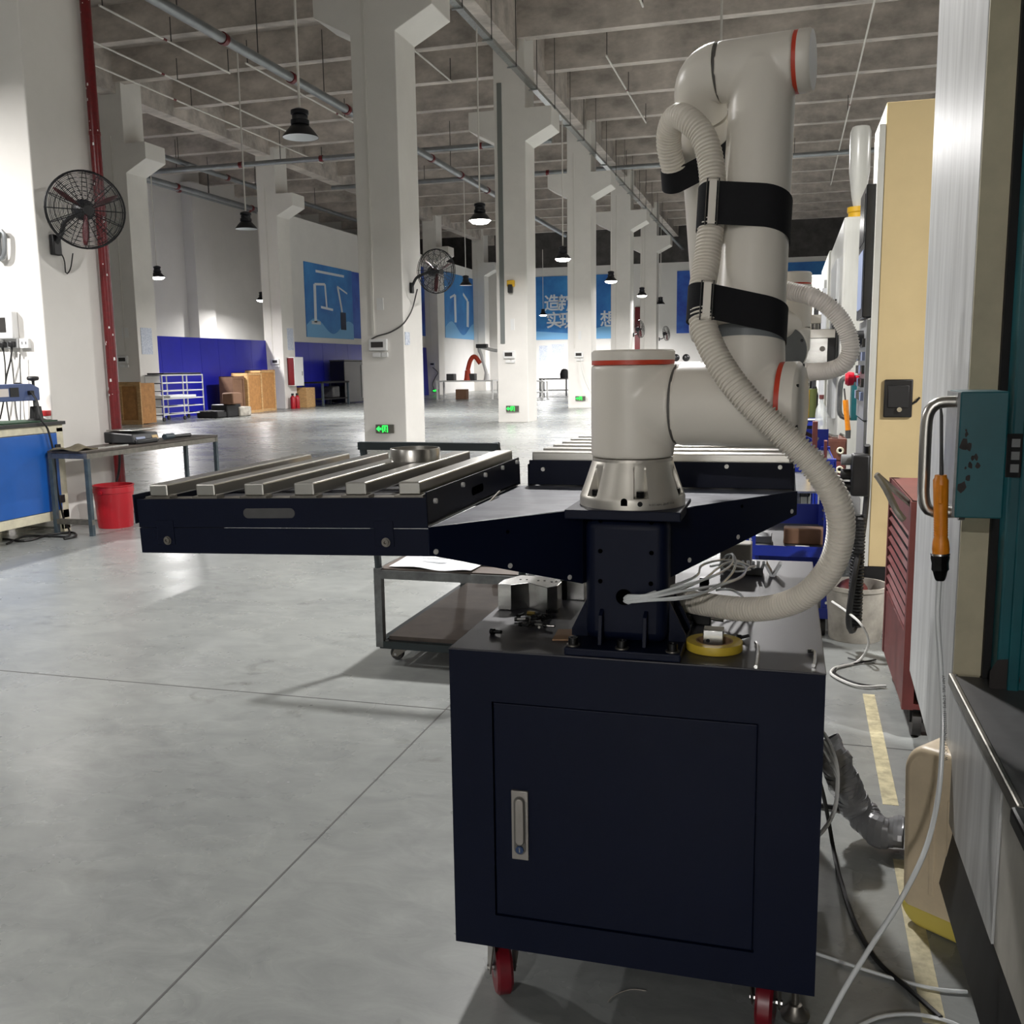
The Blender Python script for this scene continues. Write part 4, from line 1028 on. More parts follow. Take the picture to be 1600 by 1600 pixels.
# red bucket
q = V((-5.93, 7.47, 0))
t = thing('bucket', 'red plastic bucket on the floor under the side table', 'bucket', q)
MB().lathe(q, (0,0,1), [(.001,.006),(.15,0),(.152,.01),(.172,.32),(.178,.322),(.178,.345),(.174,.375),(.182,.38),(.182,.39),(.168,.39),(.166,.34),(.147,.02),(.001,.015)], 36, cap=False).build('shell', 'bucket_red', t)
for s in (-1, 1): MB().cyl(q+V((0,s*.18,.33)), q+V((0,s*.195,.33)), .02, n=12).build('handle_lug', 'bucket_red', t)
wire('column_cable', 'black cable hanging behind the side table beside the near column', [PX(186,703,-6.2), PX(187,720,-6.2), PX(185,740,-6.25), PX(182,752,-6.28)], .012, 'cable_black')

# ---------------- steel hand cart behind the left tray ----------------
t = thing('steel_cart', 'bare steel hand cart with dark handle and wooden shelf behind the left tray', 'cart', (-1.5, 4.5, 0))
KX0, KX1, KY0, KY1 = -1.845, -1.14, 4.15, 5.4
kz0, kz1 = .085, .44
for x in (KX0, KX1):
    for y in (KY0, KY1):
        MB().box(x-.019, x+.019, y-.019, y+.019, kz0, kz1+.03).build('post', 'frame_steel', t, smooth=None, bevel=.002)
for z, m, h in ((kz0+.012, 'frame_teal', .035), (kz1, 'frame_steel', .04)):
    for a, b in (((KX0,KY0,z),(KX1,KY0,z)), ((KX0,KY1,z),(KX1,KY1,z)), ((KX0,KY0,z),(KX0,KY1,z)), ((KX1,KY0,z),(KX1,KY1,z))):
        MB().bar(a, b, .036, h).build('rail', m, t, smooth=None)
MB().box(KX0+.03, KX1-.03, KY0+.03, KY1-.03, kz0+.025, kz0+.045).build('lower_shelf', 'wood_shelf', t, smooth=None)
MB().box(KX0+.0, KX1, KY0, KY1, kz1+.02, kz1+.026).build('upper_shelf', 'wood_shelf', t, smooth=None)
hz = 1.07
lx, rx = PY(566, 690, KY0-.05).x, PY(774, 692, KY0-.05).x
MB().tube(smoothpath([(KX0, KY0, kz1+.02), (KX0-.005, KY0, kz1+.1), (lx-.0, KY0-.05, hz)], .05), .018, 8).build('handle_post', 'frame_teal', t)
MB().tube(smoothpath([(KX1, KY0, kz1+.02), (KX1-.0, KY0, kz1+.1), (rx, KY0-.05, hz)], .05), .018, 8).build('handle_post', 'frame_teal', t)
MB().bar((lx-.018, KY0-.05, hz-.018), (rx+.018, KY0-.05, hz-.018), .036, .036).build('handle_bar', 'frame_teal', t, smooth=None, bevel=.004)
for x, r in ((KX0+.08, .4), (KX1-.08, .2)):
    for y in (KY0+.08, KY1-.08): caster(x, y, r+1.2, R=.034, zt=kz0-.004, par=t, wm='wheel_dark', w=.026)
pz = kz1+.027
for k, (x0, x1, y0, y1, s_) in enumerate(((-1.80, -1.38, 4.17, 4.62, 'large white drawing sheet curling over the top of the steel cart'), (-1.45, -1.05, 4.3, 4.8, 'second white sheet on the right side of the steel cart top'))):
    tag(MB().grid(lambda u, v: V((x0+(x1-x0)*u, y0+(y1-y0)*v-.03*u, pz+.004*k+.012*math.sin(5*u+2*v+k)**2+.03*max(0,.25-u)*(1-v))), 14, 10).build('paper_sheet', 'paper', solid=.001), s_, 'paper')
tag(MB().prism([(-1.68,4.30,pz+.02),(-1.56,4.31,pz+.02),(-1.55,4.35,pz+.024),(-1.68,4.35,pz+.024)], (0,0,.012)).build('paper_pad', 'paper', smooth=None), 'small white pad on the drawing sheet on the steel cart', 'paper pad')
# dark trolley beyond the steel cart
q = PZ(740, 905, .0)
t = thing('dark_trolley', 'low dark trolley standing behind the steel cart', 'trolley', (-1.4, 5.75, 0))
MB().box(-1.72, -.9, 5.55, 6.3, .17, .27).build('deck', 'dark_void', t, smooth=None, bevel=.01)
for x in (-1.6, -1.0):
    for y in (5.62, 6.2):
        MB().prism([(x-.05,y-.02,.17),(x+.05,y-.02,.17),(x+.02,y-.02,.06),(x-.02,y-.02,.06)], (0,.04,0)).build('caster_fork', 'dark_void', t, smooth=None)
        MB().cyl((x-.018,y,.05), (x+.018,y,.05), .05, n=18).build('wheel', 'wheel_dark', t)

# ---------------- far left: rack, crates, hose cabinet, banners ----------------
def onwall(px, py, x=WX0): return PX(px, py, x)
# wheeled tube rack
y0, y1 = PX(252, 655, -17.3).y, PX(315, 650, -17.3).y
t = thing('tube_rack', 'wheeled white tube rack with five shelves against the blue boards', 'rack', (-17.3, (y0+y1)/2, 0))
x0, x1 = -17.75, -17.2
zr_ = PX(285, 585, -17.2).z
for x in (x0, x1):
    for y in (y0, (y0+y1)/2, y1): MB().cyl((x,y,.12), (x,y,zr_), .02, n=8).build('upright', 'box_white', t)
for k in range(6):
    z = .18+(zr_-.2)*k/5
    for x in (x0, x1): MB().cyl((x,y0,z), (x,y1,z), .016, n=8).build('rail', 'box_white', t)
    for y in (y0, (y0+y1)/2, y1): MB().cyl((x0,y,z), (x1,y,z), .014, n=8).build('crossbar', 'liner_grey', t)
for x in (x0, x1):
    for y in (y0, (y0+y1)/2, y1): MB().cyl((x-.02,y,.06), (x+.02,y,.06), .06, n=14).build('wheel', 'wheel_dark', t)
tag(MB().box(x0+.05, x1+.03, y0+.3, y1-.4, .18+(zr_-.2)*.4+.02, .18+(zr_-.2)*.4+.1).build('white_package', 'paper', bevel=.02), 'long white package on the third shelf of the tube rack', 'package')
tag(MB().box(x0, x1, y0+.1, y1-.05, zr_+.0, zr_+.05).build('black_sheet', 'black_rubber', bevel=.01), 'black sheet lying on top of the tube rack', 'sheet')
def crate(px, py0, py1, w, dep, label, x, m1='crate_wood', m2='crate_board', name='wooden_crate', plank=True):
    a = PX(px, py1, x); zt_ = PX(px, py0, x).z
    t = thing(name, label, 'crate', (x-dep/2, a.y+w/2, 0), 'wooden crates by the left wall')
    MB().box(x-dep+.02, x-.02, a.y+.02, a.y+w-.02, 0.02, zt_-.02).build('panel', m2, t, smooth=None)
    for y in (a.y, a.y+w-.09): MB().box(x-.03, x, y, y+.09, 0, zt_).build('batten', m1, t, smooth=None)
    for z in (0, zt_-.09): MB().box(x-.029, x-.001, a.y+.09, a.y+w-.09, z, z+.09).build('batten', m1, t, smooth=None)
    for y in (a.y, a.y+w-.05): MB().box(x-dep, x-.03, y, y+.05, 0, zt_).build('side_batten', m1, t, smooth=None)
    if plank: MB().box(x-dep, x, a.y, a.y+w, zt_-.02, zt_).build('lid', m2, t, smooth=None)
    return t
a, b = PY(183, 597, 22.6), PY(222, 655, 22.6)
t = thing('wooden_crate', 'framed brown wooden panel crate beside the red riser pipe', 'crate', ((a.x+b.x)/2, 22.6, 0), 'wooden crates by the left wall')
MB().box(a.x+.05, b.x-.05, 22.63, 23.3, .02, a.z-.04).build('panel', 'crate_board', t, smooth=None)
for x in (a.x, b.x-.11): MB().box(x, x+.11, 22.6, 22.64, 0, a.z).build('batten', 'crate_wood', t, smooth=None)
for z in (0, a.z-.12): MB().box(a.x+.11, b.x-.11, 22.6, 22.64, z, z+.12).build('batten', 'crate_wood', t, smooth=None)
crate(366, 588, 646, .72, .5, 'plain brown plywood crate leaning by the blue boards', -17.5, 'card_brown', 'card_brown')
crate(389, 582, 645, .95, .6, 'pale pine crate left of the fire hose cabinet column', -17.4)
crate(410, 578, 643, 1.0, .6, 'tall pine crate against the fire hose cabinet column', -17.6)
q = PZ(360, 648, 0)
for k, (px, s, l, m) in enumerate(((338, .42, 'flat black bundle on the floor before the blue boards', 'black_rubber'), (354, .33, 'dark heap of material beside the plywood crate', 'black_plastic'), (374, .28, 'white carton on the floor beside the dark heap', 'pail_white'), (364, .22, 'brown carton standing on the dark heap', 'card_brown'))):
    q = PX(px, 648, -16.9+.15*k); z0 = .0 if k < 3 else .4
    tag(MB().prism([(q.x-s,q.y-s,z0),(q.x+s*.8,q.y-s*1.1,z0),(q.x+s,q.y+s,z0),(q.x-s*.7,q.y+s*.9,z0)], (0,0,[.22,.4,.3,.35][k])).build(['bundle','heap','carton','carton'][k], m, bevel=.04), l, ['bundle','heap','carton','carton'][k])
# fire hose cabinet, extinguishers
XC = -17.85
a, b = PX(452, 558, XC), PX(476, 602, XC)
t = thing('fire_hose_cabinet', 'white and red fire hose cabinet standing by the left wall column', 'cabinet', (XC+.2, a.y, b.z))
MB().box(XC, XC+.3, a.y-.2, a.y+.5, b.z, a.z).build('case', 'box_white', t, smooth=None, bevel=.01)
MB().box(XC+.02, XC+.28, a.y-.215, a.y-.2, b.z+.03, a.z-.03).build('door', 'pipe_red', t, smooth=None)
MB().box(XC+.3, XC+.31, a.y+.35, a.y+.42, (a.z+b.z)/2-.15, (a.z+b.z)/2).build('handle', 'chrome', t)
for k, px in enumerate((458, 465)):
    q = PX(px, 637, XC+.25)
    t = thing('fire_extinguisher', ['left', 'right'][k]+' red fire extinguisher of the pair at the foot of the hose cabinet column', 'extinguisher', (q.x, q.y, 0), 'fire extinguishers')
    MB().lathe((q.x,q.y,0), (0,0,1), [(.085,0),(.09,.02),(.09,.4),(.06,.46),(.03,.48)], 16).build('body', 'bucket_red', t)
    MB().box(q.x-.02, q.x+.02, q.y-.06, q.y+.06, .48, .56).build('valve', 'black_plastic', t)
q = PX(474, 637, XC+.3)
tag(MB().box(XC-.3, XC+.35, q.y+.2, q.y+.9, 0, .75).build('carton', 'crate_wood', bevel=.01), 'pale wooden box right of the fire extinguishers', 'box')
# work tables and black cabinet by the second banner wall
def small_table(x0, x1, y0, y1, z, label, m='liner_grey', lm='frame_steel', shelf=False):
    t = thing('work_table', label, 'table', ((x0+x1)/2, (y0+y1)/2, 0), 'distant work tables')
    MB().box(x0, x1, y0, y1, z-.06, z).build('table_top', m, t, smooth=None)
    for x in (x0+.05, x1-.05):
        for y in (y0+.05, y1-.05): MB().box(x-.035, x+.035, y-.035, y+.035, 0, z-.06).build('leg', lm, t, smooth=None)
    if shelf: MB().box(x0+.05, x1-.05, y0+.05, y1-.05, .25, .29).build('lower_shelf', m, t, smooth=None)
    return t
a, b = PX(490, 604, -17.6), PX(532, 602, -17.6)
small_table(-18.1, -17.2, a.y, b.y, .95, 'dark work table in front of the blue boards', 'dark_void', 'leg_bluegrey', True)
q = PX(520, 635, -17.7)
tag(MB().box(-18.0, -17.5, q.y-.3, q.y+.3, .29, .75).build('machine_vise', 'liner_grey', bevel=.05), 'dark machine on the shelf of the table before the blue boards', 'machine')
a, b = PX(538, 575, -17.5), PX(560, 575, -17.5)
t = thing('tool_cabinet', 'black tool cabinet with grey top left of the centre column', 'cabinet', (-17.9, a.y, 0))
MB().box(-18.15, -17.5, a.y, b.y+1.2, .05, 1.75).build('body', 'screen_black', t, smooth=None, bevel=.02)
MB().box(-18.17, -17.48, a.y-.02, b.y+1.22, 1.75, 1.8).build('top', 'liner_grey', t, smooth=None)
MB().box(-17.5, -17.46, b.y+.3, b.y+1.1, .2, 1.6).build('door', 'box_white', t, smooth=None)
# tables with small robots near the far wall
small_table(-15.3, -12.6, 41.4, 42.4, .85, 'far grey work table carrying the orange robot', 'box_white', 'box_white', False)
small_table(-12.3, -10.6, 42.6, 43.6, .8, 'far table behind the column with the grey conduit', 'box_white', 'box_white', True)
a, b = PY(842, 590, 46), PY(886, 590, 46)
small_table(a.x, b.x, 46, 46.8, .85, 'far table under the lettered banner', 'liner_grey', 'frame_steel', True)
q = V((-13.9, 41.8, .85))
t = thing('small_robot', 'small orange robot arm standing on a far work table', 'robot', q)
MB().lathe(q, (0,0,1), [(.18,0),(.16,.1),(.13,.35),(.12,.45)], 16).build('base', 'orange_robot', t)
MB().tube(smoothpath([q+V((0,0,.45)), q+V((.15,0,.9)), q+V((.35,0,1.05)), q+V((.6,0,.75))], .05), .1, 10).build('arm', 'orange_robot', t)
q = V((-13.0, 41.8, .85))
t = thing('small_robot', 'small white robot arm standing beside the orange one', 'robot', q)
MB().lathe(q, (0,0,1), [(.15,0),(.13,.1),(.1,.3)], 16).build('base', 'box_white', t)
MB().tube(smoothpath([q+V((0,0,.3)), q+V((-.2,0,1.0)), q+V((-.3,0,1.45)), q+V((.5,0,1.3)), q+V((1.0,0,1.55))], .05), .075, 10).build('arm', 'box_white', t)
MB().box(q.x-.45, q.x+.05, q.y-.15, q.y+.15, q.z+1.42, q.z+1.6).build('controller', 'liner_grey', t, bevel=.02)
for k, (px, py, w, h, m, l) in enumerate(((722, 612, .5, .45, 'card_brown', 'brown carton under the far robot table'), (738, 575, .3, .3, 'liner_grey', 'grey instrument on the far robot table'), (705, 580, .35, .3, 'liner_grey', 'grey control box at the left end of the far robot table'))):
    q = PY(px, py, 41.9); z0 = 0 if k == 0 else .85
    tag(MB().box(q.x-w/2, q.x+w/2, 41.7, 42.1, z0, z0+h).build('equipment_box', m, bevel=.02), l, 'box')
q = PY(882, 590, 46.4)
tag(MB().lathe((q.x, 46.4, .85), (0,0,1), [(.2,0),(.22,.2),(.15,.4),(.05,.45)], 14).build('equipment_hood', 'dark_void'), 'small black machine on the far table under the lettered banner', 'machine')

# ---------------- banners ----------------
def wall_banner(pts, label, m='banner_blue', axis='x', plane=WX0+.03):
    P = [PX(x, y, plane) for x, y in pts] if axis == 'x' else [PY(x, y, plane) for x, y in pts]
    if axis == 'x':
        y0, y1 = min(p.y for p in P), max(p.y for p in P); z0 = (P[2].z+P[3].z)/2; z1 = (P[0].z+P[1].z)/2
        t = thing('banner', label, 'banner', (plane, (y0+y1)/2, z0), 'blue wall banners')
        MB().box(plane-.028, plane, y0, y1, z0, z1).build('sheet', m, t, smooth=None)
        return t, (y0, y1, z0, z1)
    x0, x1 = min(p.x for p in P), max(p.x for p in P); z0 = (P[2].z+P[3].z)/2; z1 = (P[0].z+P[1].z)/2
    t = thing('banner', label, 'banner', ((x0+x1)/2, plane, z0), 'blue wall banners')
    MB().box(x0, x1, plane, plane+.028, z0, z1).build('sheet', m, t, smooth=None)
    return t, (x0, x1, z0, z1)
def robot_print(t, pl, y0, w, z0, h, k):
    def S(pts, wd, m='banner_print'):
        b = MB()
        q = [V((pl+.003, y0+a*w, z0+c*h)) for a, c in pts]
        for i in range(len(q)-1): b.bar(q[i], q[i+1], .004, wd*w, up=(1,0,0)) if False else b.prism([q[i]+n for n in ()] or _strip(q[i], q[i+1], wd*w), (.004,0,0))
        b.build('robot_print', m, t, smooth=None)
    if k == 0:
        S([(.18,.2),(.19,.72)], .05); S([(.19,.72),(.4,.74)], .022); S([(.4,.74),(.42,.42)], .03); S([(.3,.42),(.55,.4)], .022); S([(.1,.2),(.28,.2)], .03)
        S([(.66,.74),(.88,.66)], .016); S([(.67,.74),(.72,.52),(.75,.38)], .035); S([(.77,.13),(.77,.38)], .12, 'banner_dark')
    else:
        S([(.3,.25),(.3,.68)], .06); S([(.3,.68),(.15,.62)], .02); S([(.68,.2),(.7,.62)], .07); S([(.7,.62),(.55,.72)], .03)
def _strip(p, q, w):
    d = (q-p).normalized(); n = V((0, -d.z, d.y))*(w/2)
    return [p+n, q+n, q-n, p-n]
pl = WX0+.03
t, (y0, y1, z0, z1) = wall_banner([(475,408),(546,423),(553,529),(480,528)], 'blue banner showing two white robots, left of the centre column')
robot_print(t, pl, y0, y1-y0, z0, z1-z0, 0)
def wave(t, y0, y1, z0, z1):
    n = 16; pts = [V((pl+.002, y0+(y1-y0)*i/n, z0+(z1-z0)*(.16+.1*math.sin(i*.55)))) for i in range(n+1)]
    MB().prism(pts+[V((pl+.002, y1, z0)), V((pl+.002, y0, z0))], (.002,0,0)).build('wave_print', 'banner_wave', t, smooth=None)
wave(t, y0, y1, z0, z1)
MB().prism(_strip(V((pl+.003, y0+(y1-y0)*.22, z0+(z1-z0)*.9)), V((pl+.003, y0+(y1-y0)*.82, z0+(z1-z0)*.9)), .1), (.003,0,0)).build('title_print', 'banner_print', t, smooth=None)
wall_banner([(549,424),(566,428),(566,529),(554,529)], 'narrow edge of a blue banner beside the centre column', 'banner_deep')
t, (y0, y1, z0, z1) = wall_banner([(694,424),(744,437),(745,530),(697,529)], 'blue banner with pale robots between the centre column and the grey conduit column')
robot_print(t, pl, y0, y1-y0, z0, z1-z0, 1); wave(t, y0, y1, z0, z1)
wall_banner([(655,415),(667,419),(667,525),(657,525)], 'sliver of dark blue banner right of the centre column fan', 'banner_deep')
t, (x0, x1, z0, z1) = wall_banner([(832,433),(962,428),(962,530),(832,530)], 'blue banner with large white lettering on the far wall', axis='y', plane=WY1-.03)
for s_, px, py in (('造', 862, 473), ('新', 883, 473), ('实', 865, 500), ('现', 886, 500), ('想', 950, 498)):
    q = PY(px, py, WY1-.035)
    text_mesh(s_, 1.05, basisM((q.x-.5, WY1-.034, q.z-.4), V((1,0,0)), V((0,0,1)), V((0,-1,0))), 'lettering', 'banner_print', t, .002, bold=.018)
MB().prism([V((x0, WY1-.033, z0)), V((x1, WY1-.033, z0)), V((x1, WY1-.033, z0+.9)), V((x0+(x1-x0)*.5, WY1-.033, z0+.35)), V((x0, WY1-.033, z0+.55))], (0,-.002,0)).build('wave_print', 'banner_wave', t, smooth=None)
wall_banner([(1058,424),(1130,420),(1130,520),(1058,520)], 'violet blue banner on the far wall just left of the robot', 'banner_deep', 'y', WY1-.03)
wall_banner([(1190,412),(1330,406),(1330,540),(1190,540)], 'blue banner on the far wall right of the robot upper arm', 'banner_blue', 'y', WY1-.03)
p0, p1 = PY(992, 480, WY1-.05), PY(1000, 560, WY1-.05)
tag(MB().box(p0.x, p1.x, WY1-.06, WY1-.02, p1.z, p0.z).build('hanging_flag', 'pipe_red', smooth=None), 'narrow red flag on the far wall behind the distant fan', 'flag')

p = PY(1063, 566, 47.0)
t = thing('distant_cabinet', 'far white cabinet with two round black knobs, seen just above the robot shoulder', 'cabinet', (p.x, 47.2, 0))
MB().box(p.x-.7, p.x+.9, 47.0, 47.6, 0, PY(1063, 565, 47.0).z).build('body', 'box_white', t, smooth=None, bevel=.02)
for px in (1056, 1072): MB().sphere(PY(px, 559, 47.2), .18, 12, 8).build('knob', 'black_plastic', t)
# ---------------- nearest machine at the right edge ----------------
MX = .40
t = thing('machining_center', 'nearest machining centre at the right edge with teal post and silver door', 'machine', (1.2, 2.6, 0), 'row of machining centres')
YN, YF, ZLD = 2.455, 3.26, .655       # near and far ends of the silver door, ledge height
MB().prism([(MX, YN, .325), (MX, YF-.04, .42), (MX, YF+.03, 2.9), (MX, YN, 2.9)], (.012,0,0)).build('silver_door', 'machine_silver', t, smooth=None, bevel=.003)
MB().box(MX+.002, MX+.062, YN-.01, YN+.002, ZLD, 2.9).build('door_edge', 'machine_beige', t, smooth=None)
MB().box(MX+.014, MX+.95, YN+.002, YF-.05, .43, 2.9).build('inner_body', 'machine_beige', t, smooth=None)
MB().box(MX+.062, MX+.085, YN-.03, YN-.002, .5, 2.9).build('gap_liner', 'dark_void', t, smooth=None)
# teal post and frame
MB().box(MX+.078, MX+.20, YN-.1, YN-.03, .545, 2.9).build('teal_post', 'teal', t, smooth=None, bevel=.006)
MB().box(MX+.10, MX+.125, YN-.108, YN-.1, .545, 2.9).build('post_rib', 'teal', t, smooth=None, bevel=.004)
MB().box(MX+.2, MX+1.2, YN-.06, YN+.0, 0, 2.9).build('inner_void', 'dark_void', t, smooth=None)
# handle block
p0, p1 = PY(1502, 612, 2.2), PY(1566, 811, 2.2)
hb = MB().box(p0.x, p1.x, 2.2, 2.352, p1.z, p0.z).build('handle_block', 'teal', t, smooth=None, bevel=.003)
MB().box(p0.x-.005, p0.x, 2.204, 2.348, p1.z+.002, p0.z-.002).build('block_edge', 'frame_steel', hb, smooth=None)
q = [PY(1505, 628, 2.24), PY(1478, 628, 2.24), PY(1462, 632, 2.24), PY(1451, 645, 2.24), PY(1447, 670, 2.24), PY(1444, 740, 2.24), PY(1443, 772, 2.24), PY(1447, 792, 2.24), PY(1460, 800, 2.24), PY(1500, 800, 2.24)]
MB().tube(smoothpath(q, .01), .0125, 14).build('pull_handle', 'steel', hb)
for py in (628, 800): 
    c = PY(1497, py, 2.24); MB().cyl(c, c+V((.012,0,0)), .018, n=16).build('handle_boss', 'frame_steel', hb)
rr = random.Random(4)
ch = MB()
for k in range(13):
    px, py = rr.uniform(1502, 1530), rr.choice((rr.uniform(690, 775), rr.uniform(620, 800))); c = PY(px, py, 2.1992); s = rr.uniform(.0015, .009)
    n = 7; ch.add([c+V((s*(.6+.6*rr.random())*math.cos(2*PI*i/n), 0, s*1.6*(.6+.6*rr.random())*math.sin(2*PI*i/n))) for i in range(n)], [tuple(range(n))])
k = ch.build('paint_chips', 'chip_dark', hb, smooth=None); k['kind'] = 'stuff'
# small nameplate on the post
c = PY(1584, 712, 2.345)
d = MB().box(c.x-.014, c.x+.016, 2.344, 2.352, c.z-.048, c.z+.048).build('nameplate', 'dark_void', t, smooth=None)
for z in (-.028, 0, .028): MB().box(c.x-.006, c.x+.011, 2.342, 2.344, c.z+z-.009, c.z+z+.009).build('emblem', 'panel_grey', d, smooth=None)
c = PY(1570, 1062, 2.354); n = 9
MB().add([c+V((.03*(.7+.5*rr.random())*math.cos(2*PI*i/n), 0, .06*(.7+.4*rr.random())*math.sin(2*PI*i/n))) for i in range(n)], [tuple(range(n))]).build('bare_patch', 'chip_dark', t, smooth=None)
# ledge and lower panels
MB().prism([(MX-.004, .6, ZLD-.012), (MX+.16, .6, ZLD-.012), (MX+.16, YN-.02, ZLD-.012), (MX-.004, YN-.02, ZLD-.012)], (0,0,.012)).build('ledge', 'liner_grey', t, smooth=None, bevel=.003)
MB().bar((MX-.004, 1.7, ZLD-.008), (MX-.004, YN-.02, ZLD-.008), .014, .028).build('ledge_edge', 'steel_dull', t, smooth=None, bevel=.004)
MB().bar((MX-.01, .5, ZLD-.01), (MX-.01, 1.7, ZLD-.01), .024, .032).build('ledge_edge', 'black_plastic', t, smooth=None, bevel=.006)
MB().box(MX+.004, MX+.016, .5, 1.87, .305, ZLD-.012).build('lower_panel', 'machine_lower', t, smooth=None)
MB().box(MX, MX+.014, 1.873, YN, .305, ZLD-.012).build('lower_panel', 'machine_silver', t, smooth=None)
MB().box(MX+.016, MX+1.1, .5, YN, .305, ZLD-.012).build('base_body', 'dark_void', t, smooth=None)
MB().prism([(MX-.012, .6, .14), (MX+.012, .6, .305), (MX+.012, YN+.4, .305), (MX-.012, YN+.4, .14)], (.008,0,0)).build('kick_plate', 'kick_black', t, smooth=None)
MB().box(MX+.16, MX+1.0, .5, YF-.1, 0, .305).build('base_frame', 'dark_void', t, smooth=None)
MB().box(MX+.24, MX+1.9, .3, YN-.07, ZLD, 2.9).build('enclosure_light_block', 'dark_void', t, smooth=None)  # unseen box added to keep the right-hand lamp off the robot
for y in (.9, 3.1): MB().cyl((MX+.1, y, 0), (MX+.1, y, .32), .03, n=14).build('machine_foot', 'liner_grey', t)

# orange handled tool hanging in the handle
t = thing('air_screwdriver', 'orange handled hand tool with thin steel tip hanging in the pull handle', 'tool', PY(1468, 905, 2.18))
ax = lambda py, dx=0: PY(1469+dx+(py-640)*.0, py, 2.18)
MB().tube([PY(1470,638,2.18), PY(1471,650,2.18), PY(1471,700,2.18), PY(1471,742,2.18)], [.0025,.0034,.0036,.0045], 10).build('shaft', 'liner_grey', t)
hp = [(742,8),(746,8.5),(750,10.5),(790,10),(800,9.5),(830,9),(838,9),(846,11),(858,12),(864,11.5),(866,8)]
def pxr(w, y=2.18): return w*2.2/F
MB().tube([PY(1470, y, 2.18) for y, w in hp], [pxr(w) for y, w in hp], 18).build('grip', 'orange_grip', t)
for k in range(9): MB().tube([PY(1470, 803+4*k, 2.18), PY(1470, 805+4*k, 2.18)], pxr(9.8), 16).build('grip_rib', 'orange_grip', t)
MB().tube([PY(1470,750,2.176), PY(1470,760,2.17), PY(1470,785,2.17), PY(1470,792,2.176)], [.004,.007,.007,.004], 8).build('trigger', 'orange_grip', t)
cp = [(864,7),(866,12.5),(872,13),(880,11.5),(890,12),(893,10),(898,9),(904,7.5),(907,6)]
MB().tube([PY(1469, y, 2.18) for y, w in cp], [pxr(w) for y, w in cp], 8).build('coupling', 'bolt_black', t)
MB().tube([PY(1469, y, 2.18) for y in (864,867)], pxr(13.3), 18).build('collar', 'chrome', t)
hose = [PY(1468,906,2.18), PY(1465,960,2.17), PY(1469,1030,2.15), PY(1473,1100,2.13), PY(1472,1170,2.1), PY(1465,1250,2.06), PY(1445,1330,2.0), PY(1405,1410,1.93), PY(1360,1480,1.86), PY(1320,1545,1.8), PY(1285,1610,1.74)]
o = MB().tube(smoothpath(hose, .02), .0052, 12).build('air_tube', 'clear_tube')
tag(o, 'clear printed air tube hanging from the orange tool and trailing to the floor', 'tube')
M_ = basisM(PY(1477,1150,2.105), (PY(1474,1060,2.125)-PY(1477,1150,2.105)).normalized(), V((-1,0,0)), V((0,-1,0)))
text_mesh('WTOO 8T/BENS2020333331  5x8x2.5  TPU VINY', .0085, M_ @ Mx.Translation((-.05,-.003,.003)), 'tube_print', 'tube_print', o, .0002)

# ---------------- second machine, cream end panel ----------------
X2, Y2, Z20, Z21 = .43, 5.3, .34, 2.66
t = thing('machining_center', 'second machining centre with cream end panel and black control screen', 'machine', (.9, 6.5, 0), 'row of machining centres')
MB().box(X2+.002, X2+1.3, Y2, Y2+.02, Z20, Z21).build('end_panel', 'machine_cream', t, smooth=None, bevel=.004)
MB().box(X2, X2+1.3, Y2+.02, 5.98, Z20, Z21).build('control_pod', 'machine_white', t, smooth=None, bevel=.006)
MB().box(X2+.14, X2+1.3, 5.98, 8.3, Z20, Z21).build('body', 'machine_white', t, smooth=None, bevel=.006)
MB().box(X2+.02, X2+.14, 5.98, 6.06, Z20, Z21-.2).build('olive_post', 'machine_olive', t, smooth=None)
MB().prism([(X2-.02,Y2+.12,1.63),(X2-.02,Y2+.55,1.63),(X2-.02,Y2+.55,2.3),(X2-.02,Y2+.12,2.3)], (-.05,0,0)).build('screen_bezel', 'screen_black', t, smooth=None, bevel=.006)
MB().box(X2-.073, X2-.07, Y2+.17, Y2+.5, 1.68, 1.98).build('softkeys', 'screen_keys', t, smooth=None)
MB().box(X2-.073, X2-.07, Y2+.17, Y2+.5, 2.02, 2.26).build('screen', 'screen_black', t, smooth=None)
pp = MB().box(X2-.045, X2-.018, Y2+.1, Y2+.66, 1.1, 1.62).build('key_panel', 'panel_grey', t, smooth=None)
for r in range(5):
    for c in range(4):
        MB().box(X2-.06, X2-.045, Y2+.15+.125*c, Y2+.24+.125*c, 1.2+.07*r, 1.245+.07*r).build('key', 'screen_black' if (r+c) % 3 else 'screen_keys', pp, smooth=None)
MB().cyl((X2-.045, Y2+.3, 1.53), (X2-.085, Y2+.3, 1.53), .04, n=16).build('selector_knob', 'black_plastic', pp)
c = PX(1342, 595, X2-.06)
MB().lathe((X2-.03, Y2+.5, 1.31), (-1,0,0), [(.018,0),(.018,.04),(.036,.045),(.04,.075),(.03,.09)], 20).build('emergency_stop', 'estop_red', pp)
MB().box(X2-.04, X2, Y2+.1, Y2+.64, .78, 1.09).build('lower_control_box', 'panel_grey', t, smooth=None)
